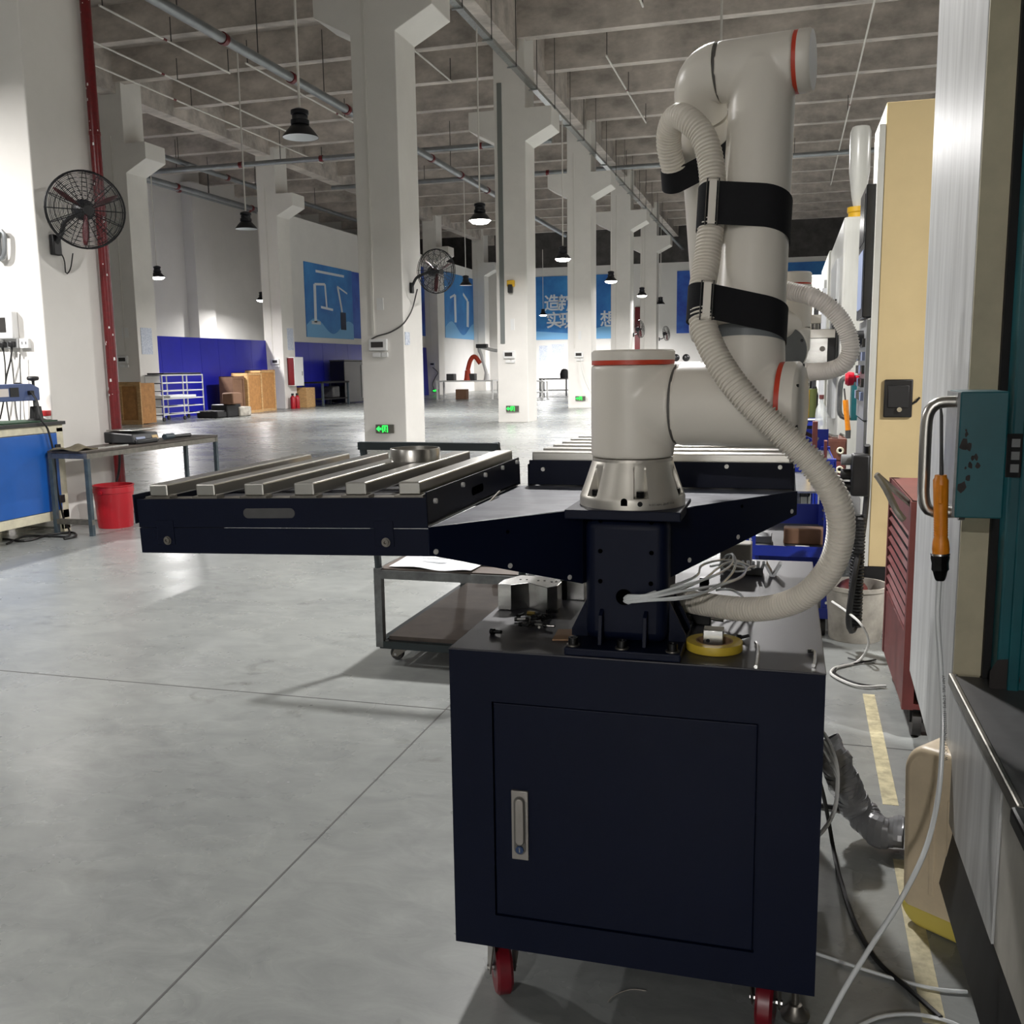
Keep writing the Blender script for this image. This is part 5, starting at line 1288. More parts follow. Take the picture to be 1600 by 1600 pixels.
# cable inlet box with lock on the cream panel
a, b = PY(1382, 593, Y2), PY(1424, 652, Y2)
fb_ = MB().box(a.x, b.x, Y2-.018, Y2, b.z, a.z).build('lock_box', 'black_plastic', t, bevel=.006)
MB().box(a.x+.018, b.x-.018, Y2-.024, Y2-.018, b.z+.05, a.z-.03).build('lid', 'scale_black', fb_, bevel=.003)
c = PY(1405, 640, Y2-.024); MB().cyl(c, c+V((0,-.008,0)), .012, n=14).build('lock', 'chrome', fb_)
wire('panel_wire', 'short black wire from the lock box on the cream panel', [PY(1423,632,Y2-.01), PY(1430,629,Y2-.015), PY(1437,621,Y2-.01)], .006, 'cable_black')
MB().box(X2-.05, X2+.2, Y2+.0, Y2+.5, .08, Z20).build('chip_tray', 'black_plastic', t, smooth=None)
MB().box(X2+.02, X2+1.25, Y2+.1, 8.2, 0, Z20).build('base', 'kick_black', t, smooth=None)
MB().box(X2-.03, X2, Y2+.0, Y2+.035, Z20, Z21-.1).build('corner_trim', 'machine_white', t, smooth=None)
# hand pulse unit and coiled cable
a = PX(1350, 735, X2-.07)
t = thing('pendant', 'black hand wheel pendant hanging on the cream machine', 'pendant', (X2-.08, a.y, a.z-.1))
MB().box(X2-.13, X2-.045, a.y-.05, a.y+.05, a.z-.12, a.z+.08).build('case', 'black_plastic', t, bevel=.012)
for z in (.05, -.02, -.08): MB().cyl((X2-.13, a.y, a.z+z), (X2-.175, a.y, a.z+z), .026, n=14).build('dial', 'panel_grey' if z > 0 else 'black_plastic', t)
co = []
y_ = a.y
for i in range(290):
    z = a.z-.22-.0019*i; ang = i*.75
    co.append((X2-.085+.028*math.cos(ang), y_+.028*math.sin(ang), z))
tag(MB().tube(co, .008, 6).build('coiled_cable', 'cable_black'), 'black coiled cable hanging below the hand wheel pendant', 'cable')
wire('control_cable', 'black cable looping from the pendant down the cream machine', [V((X2-.06,y_,a.z+.12)), V((X2-.045,y_+.1,a.z-.1)), V((X2-.06,y_+.05,a.z-.3)), V((X2-.1,y_-.08,a.z-.5)), V((X2-.12,y_-.1,a.z-.7)), V((X2-.1,y_-.05,a.z-.78)), V((X2-.07,y_,a.z-.74))], .014, 'cable_black')

# ---------------- machines further back ----------------
def far_machine(x, y, w, l, z, label, cyl=True):
    t = thing('machining_center', label, 'machine', (x+w/2, y+l/2, 0), 'row of machining centres')
    MB().box(x, x+w, y, y+l, .15, z).build('body', 'machine_white', t, smooth=None, bevel=.02)
    MB().box(x+.05, x+w-.05, y+.05, y+l-.05, 0, .15).build('base', 'kick_black', t, smooth=None)
    MB().box(x-.03, x, y+.4, y+l*.6, .9, z-.3).build('door', 'machine_silver', t, smooth=None)
    MB().box(x-.06, x-.03, y+.15, y+.5, 1.3, 1.95).build('control_screen', 'screen_black', t, smooth=None)
    if cyl:
        MB().lathe((x+.12, y+.2, z), (0,0,1), [(.08,0),(.08,.05),(.09,.06),(.09,.1)], 14).build('lamp_base', 'yellow_paint', t)
        MB().lathe((x+.12, y+.2, z+.1), (0,0,1), [(.04,0),(.06,.1),(.085,.3),(.085,.62),(.07,.66),(.02,.67)], 16).build('oil_cup', 'machine_white', t)
    return t
far_machine(.42, 8.9, 1.4, 2.6, 2.62, 'white machine with tall pale cylinder on top, third along the aisle')
far_machine(.42, 12.2, 1.4, 2.6, 2.7, 'fourth white machine along the aisle, behind the wrist hose', False)
far_machine(.3, 16.0, 1.5, 2.6, 2.75, 'fifth white machine along the aisle', False)
far_machine(.1, 20.2, 1.5, 3.0, 2.9, 'most distant white machine along the aisle', False)
t = thing('signal_tower', 'small orange and green signal tower on a distant machine', 'lamp', (.36, 15.0, 2.3))
p = PY(1300, 460, 14.8)
for k, m in enumerate(('sign_green', 'orange_grip', 'orange_grip')): MB().cyl((p.x, 14.8, p.z-.1+.1*k), (p.x, 14.8, p.z-.01+.1*k), .05, n=12).build('lens', m, t)
MB().cyl((p.x, 14.8, 1.6), (p.x, 14.8, p.z-.1), .02, n=8).build('pole', 'liner_grey', t)
# second teal handle block and orange tool further down
t = thing('door_handle_block', 'teal door handle block on the machine behind the red stop button', 'handle', PY(1340, 640, 6.75))
a, b = PY(1332, 586, 6.75), PY(1354, 657, 6.75)
MB().box(a.x, b.x, 6.75, 6.9, b.z, a.z).build('block', 'teal', t, smooth=None)
MB().tube(smoothpath([PY(1334,589,6.78), PY(1320,591,6.78), PY(1314,598,6.78), PY(1312,625,6.78), PY(1312,645,6.78), PY(1318,652,6.78), PY(1332,653,6.78)], .02), .016, 8).build('pull', 'frame_steel', t)
t = thing('air_screwdriver', 'distant orange handled tool hanging by the teal handle block', 'tool', PY(1324, 675, 6.7))
MB().cyl(PY(1319,607,6.7), PY(1321,626,6.7), .006, n=6).build('shaft', 'liner_grey', t)
MB().tube([PY(1321,625,6.7), PY(1322,640,6.7), PY(1324,660,6.7), PY(1325,672,6.7)], [.018,.018,.016,.018], 10).build('grip', 'orange_grip', t)
MB().tube([PY(1325,672,6.7), PY(1325,685,6.7)], [.018,.016], 8).build('coupling', 'liner_grey', t)

# ---------------- red tool cart between the machines ----------------
t = thing('tool_cart', 'worn red steel tool cart with louvred side between the two machines', 'cart', (.65, 4.1, 0))
RX0, RX1, RY0, RY1, RZ0, RZ1 = .448, .82, 3.72, 4.5, .12, .9
for x in (RX0+.012, RX1-.02):
    for y in (RY0+.012, RY1-.012): MB().box(x-.02, x+.02, y-.02, y+.02, RZ0, RZ1).build('corner_post', 'red_cart', t, smooth=None)
MB().box(RX0-.004, RX0+.004, RY0, RY1, RZ0, .40).build('side_panel', 'red_cart', t, smooth=None)
MB().box(RX0-.004, RX0+.004, RY0, RY1, .78, RZ1).build('side_panel', 'red_cart', t, smooth=None)
MB().box(RX0+.006, RX0+.01, RY0+.02, RY1-.02, .40, .8).build('louvre_back', 'dark_void', t, smooth=None)
for k in range(9): MB().prism([(RX0-.002, RY0+.03, .42+.043*k), (RX0-.007, RY0+.03, .424+.043*k), (RX0+.004, RY0+.03, .436+.043*k)], (0, RY1-RY0-.06, 0)).build('louvre', 'red_cart', t, smooth=None)
MB().box(RX0, RX1, RY0, RY1, RZ1-.02, RZ1).build('top', 'red_cart', t, smooth=None)
MB().box(RX0, RX1, RY0, RY1, RZ0, RZ0+.02).build('bottom', 'red_cart', t, smooth=None)
MB().box(RX0+.05, RX1-.05, RY0+.02, RY1, RZ0+.02, RZ1-.02).build('interior', 'dark_void', t, smooth=None)
for z0, z1 in ((.15, .29), (.31, .42)): MB().box(RX0+.05, RX1-.05, RY0-.004, RY0+.02, z0, z1).build('drawer', 'red_cart', t, smooth=None, bevel=.003)
MB().box(RX0+.06, RX1-.1, RY0+.0, RY0+.018, .44, .52).build('bottle_pack', 'bottle_clear', t)
for z0, z1 in ((.70, .79), (.81, .89)): MB().box(RX0+.05, RX1-.05, RY0-.004, RY0+.02, z0, z1).build('drawer', 'red_cart', t, smooth=None, bevel=.003)
MB().tube(smoothpath([PY(1370,742,3.68), PY(1385,765,3.66), PY(1402,800,3.62), PY(1412,812,3.62)], .03), .012, 10).build('push_handle', 'steel_dull', t)
MB().tube([PY(1370,742,3.68), V((.448,3.80,.88))], .011, 8).build('handle_stay', 'steel_dull', t)
for x in (RX0+.05, RX1-.06):
    for y in (RY0+.06, RY1-.08):
        MB().cyl((x-.016,y,.055), (x+.016,y,.055), .055, n=18).build('wheel', 'wheel_dark', t)
        MB().box(x-.024, x+.024, y-.03, y+.03, .06, .12).build('caster_fork', 'dark_void', t, smooth=None)

# ---------------- white jug by the near machine ----------------
JM = Mx.Translation((.475, 2.43, 0)) @ Mx.Rotation(math.radians(-38), 4, 'Z') @ Mx.Rotation(math.radians(-2), 4, 'Y')
t = thing('jug', 'translucent white plastic jug with some yellow liquid tucked under the near machine', 'jug', (.475, 2.43, 0))
def jug(x0, x1, y0, y1, z0, z1, r):
    pts = []
    for cx, cz, a0 in ((x1-r, z1-r*1.3, 0), (x0+r, z1-r*1.3, PI/2), (x0+r, z0+r, PI), (x1-r, z0+r, 3*PI/2)):
        for i in range(9): a = a0+PI/2*i/8; pts.append((cx+r*math.cos(a), y0, cz+r*(1.3 if a0 < PI else 1)*math.sin(a)))
    return MB(JM).prism(pts, (0,y1-y0,0))
jug(-.145, .145, -.08, .08, 0.004, .47, .055).build('body', 'jug_white', t, smooth=50, bevel=.02, bseg=4)
r_ = .055; pts = []
for cx, a0 in ((-.1455+r_, PI), (.1455-r_, 3*PI/2)):
    for i in range(9): a = a0+PI/2*i/8; pts.append((cx+r_*math.cos(a), -.0806, .0035+r_+r_*math.sin(a)))
MB(JM).prism(pts, (0,.1612,0)).build('liquid', 'jug_liquid', t, smooth=50, bevel=.02, bseg=4)
for k in range(3): MB(JM).box(-.07+.045*k, -.055+.045*k, -.084, -.078, .1, .36).build('moulded_rib', 'jug_white', t, smooth=None, bevel=.003)

# ---------------- blue shelf trolley and things behind the cabinet ----------------
t = thing('shelf_trolley', 'dark blue steel shelf trolley behind the navy cabinet', 'trolley', (.0, 5.4, 0))
SX0, SX1, SY0, SY1 = -.19, .235, 5.1, 5.9
for x in (SX0, SX1-.04):
    for y in (SY0, SY1-.04):
        c = MB().box(x, x+.05, y, y+.05, .1, .92).build('corner_post', 'shelf_blue', t, smooth=None)
        for z in (.18, .23, .5, .55): MB().cyl((x+.025, y-.004, z), (x+.025, y, z), .008, n=8).build('rivet', 'chrome', c)
for z in (.14, .46, .9):
    MB().box(SX0, SX1, SY0, SY1, z-.005, z).build('shelf', 'liner_grey', t, smooth=None)
    MB().box(SX0, SX1, SY0-.004, SY0, z-.045, z+.01).build('shelf_lip', 'shelf_blue', t, smooth=None)
    MB().box(SX1, SX1+.004, SY0, SY1, z-.045, z+.01).build('shelf_lip', 'shelf_blue', t, smooth=None)
    MB().box(SX0, SX1, SY1, SY1+.004, z-.045, z+.12).build('shelf_back', 'shelf_blue', t, smooth=None)
for x in (SX0+.03, SX1-.03):
    for y in (SY0+.05, SY1-.05): MB().cyl((x-.015,y,.05), (x+.015,y,.05), .05, n=16).build('wheel', 'wheel_dark', t)
zs = .46
tag(MB().box(.0, .2, 5.2, 5.3, zs, zs+.085).build('wooden_block', 'card_brown', bevel=.008), 'brown wooden block on the blue trolley shelf', 'block')
tag(MB().box(-.17, -.06, 5.2, 5.32, zs, zs+.04).build('foam_block', 'panel_grey', bevel=.004), 'grey foam block on the blue trolley shelf', 'block')
tag(MB().box(.06, .13, 5.12, 5.16, zs, zs+.004).build('paper_scrap', 'paper', smooth=None), 'small scrap of paper on the blue trolley shelf', 'paper')
zs = .9
tag(MB().box(-.08, .16, 5.35, 5.7, zs, zs+.05).build('parts_bin', 'bright_blue', bevel=.004), 'bright blue flat bin on top of the blue trolley', 'bin')
t = thing('brown_bracket', 'brown painted square bracket on the blue trolley', 'bracket', (.17, 5.3, zs))
MB().box(.13, .155, 5.25, 5.33, zs, zs+.2).build('upright', 'red_cart', t, smooth=None); MB().box(.13, .205, 5.25, 5.33, zs+.0, zs+.03).build('foot', 'red_cart', t, smooth=None)
MB().box(.19, .205, 5.25, 5.33, zs+.03, zs+.1).build('rear_upright', 'red_cart', t, smooth=None)
t = thing('clamp_stand', 'white rod and clamp standing on the blue trolley', 'clamp', (.06, 5.3, zs))
MB().cyl((.05,5.3,zs), (.06,5.3,zs+.17), .008, n=8).build('rod', 'box_white', t); MB().cyl((.085,5.34,zs), (.085,5.34,zs+.15), .014, n=8).build('post', 'box_white', t)
MB().bar((.05,5.3,zs+.16), (.16,5.36,zs+.1), .015, .02).build('jaw', 'liner_grey', t)
# galvanised plate stand and brown drawer box further back
t = thing('plate_stand', 'galvanised sheet topped stand in front of the brown drawer box', 'stand', (.3, 7.0, 0))
a, b = PY(1255, 738, 6.9), PY(1330, 760, 6.6)
MB().prism([(.07,6.45,.573),(.40,6.45,.573),(.36,7.6,.573),(.07,7.6,.573)], (0,0,.012)).build('plate', 'galv', t, smooth=None)
for k in range(6): MB().box(.09, .38, 6.5, 6.505, .12+.07*k, .126+.07*k).build('mesh_wire', 'steel_wire', t, smooth=None)
for k in range(7): MB().box(.095+.045*k, .1+.045*k, 6.506, 6.511, .1, .57).build('mesh_wire', 'steel_wire', t, smooth=None)
for x in (.08, .38):
    for y in (6.47, 7.55): MB().box(x-.012, x+.012, y-.015, y+.015, 0, .573).build('leg', 'frame_steel', t, smooth=None)
t = thing('drawer_box', 'brown two drawer parts box with round cream pulls by the machines', 'drawer box', (.28, 7.3, .585))
a, b = PY(1268, 690, 7.2), PY(1322, 733, 7.2)
MB().box(a.x, b.x, 7.2, 7.58, .587, a.z+.02).build('case', 'drawer_brown', t, smooth=None, bevel=.004)
zm = (.587+a.z)/2
for k, (z0, z1, m) in enumerate(((.597, zm-.008, 'red_cart'), (zm+.002, a.z+.008, 'drawer_brown'))):
    d = MB().box(a.x+.015, b.x-.01, 7.185, 7.2, z0, z1).build('drawer', m, t, smooth=None, bevel=.003)
    c = V((b.x-.045, 7.185, (z0+z1)/2)); MB().lathe(c, (0,-1,0), [(.012,.012),(.02,.016),(.026,.01),(.022,0)], 18, cap=False).build('pull', 'cream_paint', d)
    MB().cyl(c, c+V((0,-.006,0)), .013, n=12).build('pull_core', 'dark_void', d)
MB().box(a.x-.02, a.x-.002, 7.18, 7.5, .587, a.z+.06).build('side_rail', 'yellow_paint', t, smooth=None)
rr = random.Random(12)
zt_ = a.z+.02
for k in range(20):
    c = V((rr.uniform(a.x+.02, b.x-.02), rr.uniform(7.23, 7.42), zt_+.012+.008*rr.random())); d = V((rr.uniform(-1,1), rr.uniform(-1,1), rr.uniform(-.2,.3))).normalized()*.022
    tag(MB().cyl(c-d, c+d, .012, n=10).build('steel_fitting', 'steel_bright'), 'small shiny steel fitting in the heap on the brown drawer box', 'fitting', 'fittings heaped on the drawer box')
q = PY(1282, 680, 7.5)
t = thing('clear_bottle', 'clear plastic bottle with brown cap behind the steel fittings', 'bottle', (q.x, 7.53, zt_))
MB().lathe((q.x, 7.53, zt_), (0,0,1), [(.04,0),(.042,.02),(.042,.16),(.036,.2),(.015,.25),(.014,.27)], 18).build('body', 'bottle_clear', t)
MB().cyl((q.x,7.53,zt_+.27), (q.x,7.53,zt_+.3), .017, n=12).build('cap', 'red_cart', t)
q = PY(1268, 650, 9)
t = thing('oil_can', 'green and yellow can on the far blue bench', 'can', (q.x, 8.5, .95))
MB().cyl((q.x-.03,8.5,.95), (q.x-.03,8.5,1.19), .06, n=18).build('body', 'green_can', t); MB().cyl((q.x-.055,8.44,.95), (q.x-.055,8.44,1.18), .022, n=10).build('side_stripe', 'yellow_paint', t)
MB().tube([(q.x-.06,8.5,1.19),(q.x-.12,8.5,1.3)], .012, 8).build('spout', 'liner_grey', t)
t = thing('bench', 'dark blue bench with white edges behind the robot shoulder', 'bench', (0, 8.6, 0))
MB().box(-.9, .28, 8.2, 8.9, .9, .95).build('worktop', 'shelf_blue', t, smooth=None); MB().box(-.9, .28, 8.19, 8.2, .945, .957).build('edge', 'paper', t, smooth=None)
MB().box(-.9, .28, 8.19, 8.2, .70, .71).build('edge', 'paper', t, smooth=None); MB().box(-.9, .28, 8.2, 8.9, .66, .70).build('shelf', 'shelf_blue', t, smooth=None)
for x in (-.85, .24):
    for y in (8.24, 8.86): MB().box(x-.02, x+.02, y-.02, y+.02, 0, .9).build('leg', 'shelf_blue', t, smooth=None)
rr = random.Random(21)
for k in range(7):
    px = 1200+k*12; q = PY(px, 640, 8.45); h = rr.uniform(.08, .3)
    tag(MB().lathe((q.x, 8.5+.1*(k % 2), .957 if False else .95), (0,0,1), [(.03+.012*(k % 3),0),(.032+.012*(k % 3),h*.7),(.015,h)], 12).build('bench_part', ('dark_void','liner_grey','black_plastic')[k % 3]), 'dark part standing %s on the blue bench behind the robot' % ('far left','second from left','third from left','in the middle','fifth from left','second from right','far right')[k], 'part', 'dark parts on the blue bench')
q = PY(1228, 600, 10.5)
t = thing('dark_machine', 'dark machine with vertical rails seen between the robot shoulder and the white machine', 'machine', (0, 10.5, 0))
MB().box(-.55, .26, 10.6, 11.4, 0, 1.75).build('body', 'screen_black', t, smooth=None, bevel=.02)
for k, (px, m) in enumerate(((1256, 'bolt_black'), (1262, 'pail_white'), (1272, 'liner_grey'), (1284, 'paper'))):
    q = PY(px, 600, 10.55); MB().box(q.x-.025, q.x+.02, 10.5, 10.6, .95+.1*(k % 2), 2.15).build('rail', m, t, smooth=None)
MB().box(-.1, .05, 10.5, 10.6, 1.0, 1.2).build('gauge', 'pail_white', t)
# white pail with wires
q = V((.385, 5.06, 0)); q = PZ(1335, 996, 0)
t = thing('pail', 'dirty white plastic pail on the floor behind the red tool cart', 'pail', q)
MB().lathe(q, (0,0,1), [(.001,.004),(.125,0),(.13,.01),(.15,.26),(.16,.265),(.16,.285),(.148,.285),(.125,.02),(.001,.015)], 30, cap=False).build('shell', 'pail_white', t)
MB().sphere(q+V((-.02,.02,.24)), .08, 12, 8, .8).build('red_rag', 'red_cart', t)
wire('floor_wire', 'white wire looping out of the pail onto the floor', [PY(1300,940,4.9), PY(1322,955,4.8), PZ(1345,975,.2), PZ(1357,1000,.12), PZ(1352,1020,.05), PZ(1338,1035,.01), PZ(1318,1040,.01), PZ(1302,1045,.01), PZ(1301,1055,.01), PZ(1340,1072,.01), PZ(1385,1072,.01)], .006, 'cable_white', step=.02)
wire('floor_wire', 'thin dark wire curling under the white wire beside the red cart', [PZ(1385,1073,.008), PZ(1340,1068,.008), PZ(1305,1052,.008), PZ(1312,1040,.01), PZ(1340,1036,.008), PZ(1370,1030,.008), PZ(1350,1034,.01), PZ(1325,1028,.008)], .004, 'cable_black', step=.02)
# grey film wrapped duct and tubes beside the cabinet
dp = [PZ(1284,1160,.30), PZ(1305,1195,.24), PZ(1322,1235,.15), PZ(1345,1270,.08), PZ(1375,1295,.06), PZ(1412,1302,.06)]
P_ = smoothpath(dp, .012); k = len(P_)
def film(u, v):
    i = min(k-1, int(v*(k-1))); a = 2*PI*u; t_ = (P_[min(k-1,i+1)]-P_[max(0,i-1)]).normalized(); x, y = frame(t_)
    r = .052*(.85+.17*math.sin(a*2+v*11)*math.sin(v*15+a)+.09*math.sin(a*3-v*21))
    return P_[i]+x*(r*math.cos(a))+y*(r*1.0*math.sin(a))
tag(MB().grid(film, 22, 90, closed_u=True).build('wrapped_duct', 'film_grey', smooth=28), 'crumpled grey plastic wrapped duct on the floor right of the cabinet', 'duct')
g = 'white tubes beside the cabinet'
for j, (off, l) in enumerate(((0, 'uppermost white tube arching out from behind the cabinet'), (14, 'second white tube arching out from behind the cabinet'), (30, 'third white tube arching out beside the grey duct'))):
    wire('air_tube', l, [PY(1262,1135+off,2.5), PY(1284,1143+off,2.45), PY(1296,1162+off,2.4), PY(1306,1190+off*.6,2.4), PY(1309,1220,2.4), PY(1305,1262,2.38), PY(1292,1290,2.36), PY(1270,1315,2.35)], .0055, 'cable_white', cat='tube', group=g, step=.02)
wire('black_cable', 'black cable snaking from behind the cabinet along the floor to the bottom right', [PZ(1276,1205,.3), PZ(1286,1240,.2), PZ(1295,1285,.08), PZ(1302,1325,.012), PZ(1312,1370,.008), PZ(1335,1440,.008), PZ(1370,1500,.008), PZ(1420,1545,.008), PZ(1470,1590,.008)], .006, 'cable_black', step=.02)
wire('black_cable', 'short black cable passing under the grey wrapped duct', [PZ(1278,1258,.01), PZ(1305,1262,.01), PZ(1345,1272,.01), PZ(1380,1280,.01)], .008, 'cable_black', step=.02)
wire('clear_tube', 'thin clear tube lying across the dark floor by the near machine', [PZ(1270,1488,.006), PZ(1330,1508,.006), PZ(1400,1530,.006), PZ(1460,1545,.006), PZ(1515,1550,.006)], .004, 'clear_tube', cat='tube', step=.02)
wire('clear_tube', 'clear tube coil at the bottom right corner of the floor', [PZ(1340,1604,.006), PZ(1380,1588,.006), PZ(1430,1585,.006), PZ(1480,1595,.006), PZ(1505,1606,.006)], .004, 'clear_tube', cat='tube', step=.02)
wire('floor_thread', 'pale thread lying on the floor in the cabinet shadow', [PZ(950,1565,.002), PZ(960,1555,.002), PZ(985,1546,.002), PZ(1010,1548,.002)], .0012, 'pail_white', cat='thread', step=.01)

# ---------------- things on the cabinet top ----------------
ZT = CZ1
a = PZ(790, 953, ZT)
t = thing('vee_block', 'machined aluminium block with angled faces on the cabinet top', 'block', (-.58, 2.2, ZT))
h_ = .062
o_ = V((-.652, 2.155, 0))
poly = [(0,0),(.035,0.0),(.075,.03),(.1,.012),(.135,-.012),(.155,.012),(.155,.06),(.12,.1),(.03,.11),(0,.05)]
MB().prism([(o_.x+x*.92, o_.y+y, ZT+.001) for x, y in poly], (0,0,h_)).build('body', 'alu_block', t, smooth=None, bevel=.0012)
for x, y in ((.04,.06),(.055,.062),(.085,.058),(.1,.06),(.12,.05),(.13,.055)): MB().cyl((o_.x+x, o_.y+y, ZT+h_), (o_.x+x, o_.y+y, ZT+h_+.0016), .003, n=8).build('hole', 'dark_void', t)
t = thing('vee_block', 'second aluminium block with black insert behind the first, near the pedestal', 'block', (-.47, 2.3, ZT))
p = PZ(885, 940, ZT); MB().box(-.515, -.47, 2.29, 2.34, ZT+.001, ZT+.055).build('body', 'alu_block', t, bevel=.001); MB().box(-.53, -.516, 2.285, 2.33, ZT+.001, ZT+.05).build('insert', 'bolt_black', t)
rr = random.Random(5)
for k in range(15):
    px, py = 805+rr.random()*50, 962+rr.random()*18
    c = PZ(px, py, ZT+.006+.003*rr.random()); an = rr.random()*2*PI; d = V((math.cos(an), math.sin(an), .1*rr.random()))
    t = thing('cap_screw', 'black cap screw in the loose pile before the aluminium block', 'screw', c, 'loose black screws on the cabinet')
    MB().cyl(c, c+d*.02, .0028, n=8).build('shank', 'bolt_black' if k % 3 else 'steel', t)
    MB().cyl(c-d*.006, c, .0048, n=10).build('head', 'bolt_black', t)
for px, py, l in ((772, 987, 'single black cap screw at the left front of the cabinet top'), (860, 955, 'black screw lying right of the aluminium block')):
    c = PZ(px, py, ZT+.006); t = thing('cap_screw', l, 'screw', c)
    MB().cyl(c, c+V((.018,-.006,.002)), .004, n=8).build('shank', 'bolt_black', t); MB().cyl(c-V((.008,-.003,0)), c, .0065, n=12).build('head', 'bolt_black', t)
c = PZ(824, 962, ZT+.006)
tag(MB().cyl(c+V((0,0,.006)), c+V((.018,0,.006)), .0055, n=6).build('brass_nut', 'brass'), 'small brass nut on the pile of black screws', 'nut')
a, b = PZ(865, 1000, ZT), PZ(905, 985, ZT)
tag(MB().prism([PZ(863,1001,ZT+.0005), PZ(893,1001,ZT+.0005), PZ(900,985,ZT+.0005), PZ(872,985,ZT+.0005)], (0,0,.003)).build('label_tape', 'tape_core', smooth=None), 'grey scuffed paper label on the cabinet left of the pedestal foot', 'label')
# tape roll and block
q = PZ(1116, 1014, ZT)
q = V((q.x, q.y, ZT))
t = thing('tape_roll', 'roll of yellow tape lying on the cabinet right of the pedestal', 'tape roll', q)
MB().lathe(q, (0,0,1), [(.037,0.001),(.056,0.001),(.0565,.003),(.0565,.017),(.056,.018),(.037,.018),(.037,.001)], 48, cap=False).build('tape', 'tape_yellow', t)
MB().lathe(q, (0,0,1), [(.034,.001),(.0372,.001),(.0372,.0185),(.034,.0185),(.034,.001)], 40, cap=False).build('core', 'tape_core', t)
t = thing('steel_block', 'small steel block resting in the yellow tape roll', 'block', q)
MB().box(q.x-.022, q.x+.018, q.y-.012, q.y+.022, ZT+.001, ZT+.042).build('body', 'alu_block', t, bevel=.0015); MB().cyl((q.x-.012, q.y-.0125, ZT+.02), (q.x-.012, q.y-.011, ZT+.02), .004, n=10).build('hole', 'dark_void', t)
for k, (pts, l) in enumerate((([(1181,1004),(1184,1012),(1183,1030),(1181,1042)], 'hex key lying right of the yellow tape roll'), ([(1262,1017),(1272,1018),(1273,1030),(1271,1040)], 'hex key lying at the right edge of the cabinet top'))):
    tag(MB().tube(smoothpath([PZ(x, y, ZT+.004) for x, y in pts], .004), .0038, 6).build('hex_key', 'steel_bright'), l, 'hex key')
c = PZ(1158, 996, ZT+.006)
t = thing('cap_screw', 'black cap screw behind the yellow tape roll', 'screw', c); MB().cyl(c, c+V((.016,.004,.004)), .0035, n=8).build('shank', 'bolt_black', t); MB().cyl(c-V((.008,.002,.0)), c, .0065, n=12).build('head', 'bolt_black', t)
c = PZ(1095, 975, ZT)
t = thing('solenoid_valve', 'black valve with fittings half hidden behind the pedestal foot', 'valve', c)
MB().box(c.x-.02, c.x+.022, c.y-.012, c.y+.02, ZT+.001, ZT+.03).build('body', 'bolt_black', t, bevel=.002)
for k in range(3): MB().cyl((c.x-.035-.006*k, c.y, ZT+.012+.012*k), (c.x-.02, c.y, ZT+.012+.012*k), .006, n=10).build('fitting', 'steel_dull', t)
MB().cyl((c.x+.022, c.y, ZT+.015), (c.x+.05, c.y, ZT+.012), .005, n=8).build('port', 'steel_dull', t)
# sheet bracket right of the pedestal foot
# white box behind, V bracket, connector
a, b = PZ(1075, 886, ZT), PZ(1160, 880, ZT)
t = tag(MB().box(-.17, -.085, 2.72, 2.80, ZT+.001, ZT+.075).build('white_box', 'pail_white', bevel=.004), 'pale plastic box on the rear of the cabinet under the right wing', 'box')
c = PZ(1207, 902, ZT)
t = thing('vee_bracket', 'small black V shaped bracket with white edges on the cabinet rear', 'bracket', c)
for dx, s in ((-.012, -1), (.012, 1)):
    b_ = [c+V((0,0,.006)), c+V((s*.017,0,.036)), c+V((s*.024,0,.036)), c+V((s*.006,0,0.001)), c+V((0,0,.001))]
    MB().prism(b_, (0,.05,0)).build('flange', 'bolt_black', t, smooth=None)
    MB().prism([p_+V((0,-.001,0)) for p_ in b_], (0,.001,0)).build('edge', 'paper', t, smooth=None)
c = PZ(1180, 900, ZT)
t = thing('air_manifold', 'small grey air manifold with white push fittings beside the V bracket', 'manifold', c)
MB().box(c.x-.03, c.x+.02, c.y, c.y+.05, ZT+.001, ZT+.022).build('body', 'liner_grey', t, bevel=.002)
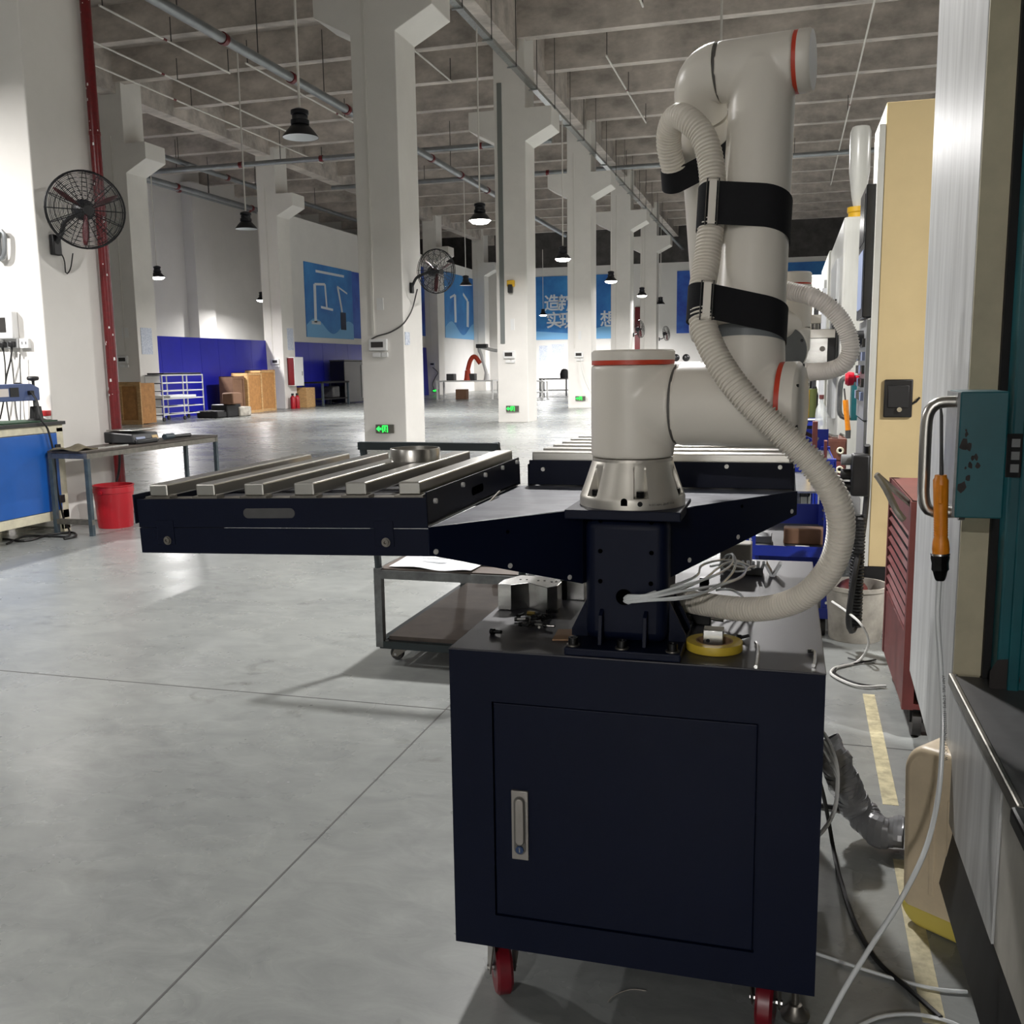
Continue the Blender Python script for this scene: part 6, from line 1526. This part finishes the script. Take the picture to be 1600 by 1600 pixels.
for k in range(5): MB().cyl((c.x-.03+.012*k, c.y+.01, ZT+.02), (c.x-.034+.014*k, c.y-.004+.012*(k % 2), ZT+.04), .0045, n=8).build('push_fitting', 'paper', t)
c = PZ(1100, 915, ZT)
tag(MB().box(c.x-.012, c.x+.012, c.y, c.y+.02, ZT+.001, ZT+.02).build('black_cube', 'bolt_black', bevel=.001), 'small black cube under the clear tubes on the cabinet', 'cube')
# bundle of clear tubes out of the pedestal hole
g = 'clear tubes from the pedestal hole'
hole = PY(975, 936, PF)
rr = random.Random(8)
paths = [
 [(1010,930,1.87),(1060,917,1.9),(1110,902,2.0),(1140,885,2.2),(1146,868,2.35),(1135,868,2.42),(1125,885,2.4),(1150,893,2.42),(1172,890,2.5)],
 [(1012,934,1.87),(1065,924,1.9),(1110,916,1.98),(1150,905,2.15),(1165,892,2.35),(1160,882,2.45),(1140,880,2.48),(1110,885,2.4)],
 [(1015,937,1.87),(1070,932,1.89),(1115,920,1.97),(1142,898,2.15),(1150,878,2.33),(1143,865,2.42),(1138,880,2.4),(1165,888,2.5)],
 [(1015,931,1.87),(1062,921,1.92),(1100,905,2.05),(1120,889,2.2),(1140,878,2.35),(1160,880,2.45),(1178,888,2.52)],
 [(1018,938,1.87),(1075,934,1.9),(1125,915,2.0),(1158,902,2.2),(1168,888,2.4),(1180,884,2.5)],
 [(1014,928,1.88),(1050,916,1.95),(1088,900,2.08),(1096,884,2.2),(1120,876,2.3),(1150,876,2.42),(1170,884,2.5)]]
nm = ['uppermost', 'second', 'third', 'fourth', 'fifth', 'rearmost']
for k, path in enumerate(paths):
    tag(MB().tube(smoothpath([hole+V((-.004,.012,.003*(k-3))), hole+V((.006,-.004,.0032*(2.5-k)))]+[PY(*q) for q in path], .015), .0028, 8).build('air_tube', 'clear_tube'), nm[k]+' clear air tube curving out of the pedestal hole', 'tube', g)
wire('air_tube', 'short clear tube arching over the corrugated hose behind the pedestal', [PY(1118,922,2.2), PY(1140,921,2.2), PY(1158,930,2.2), PY(1163,940,2.18)], .003, 'clear_tube', cat='tube', step=.01)
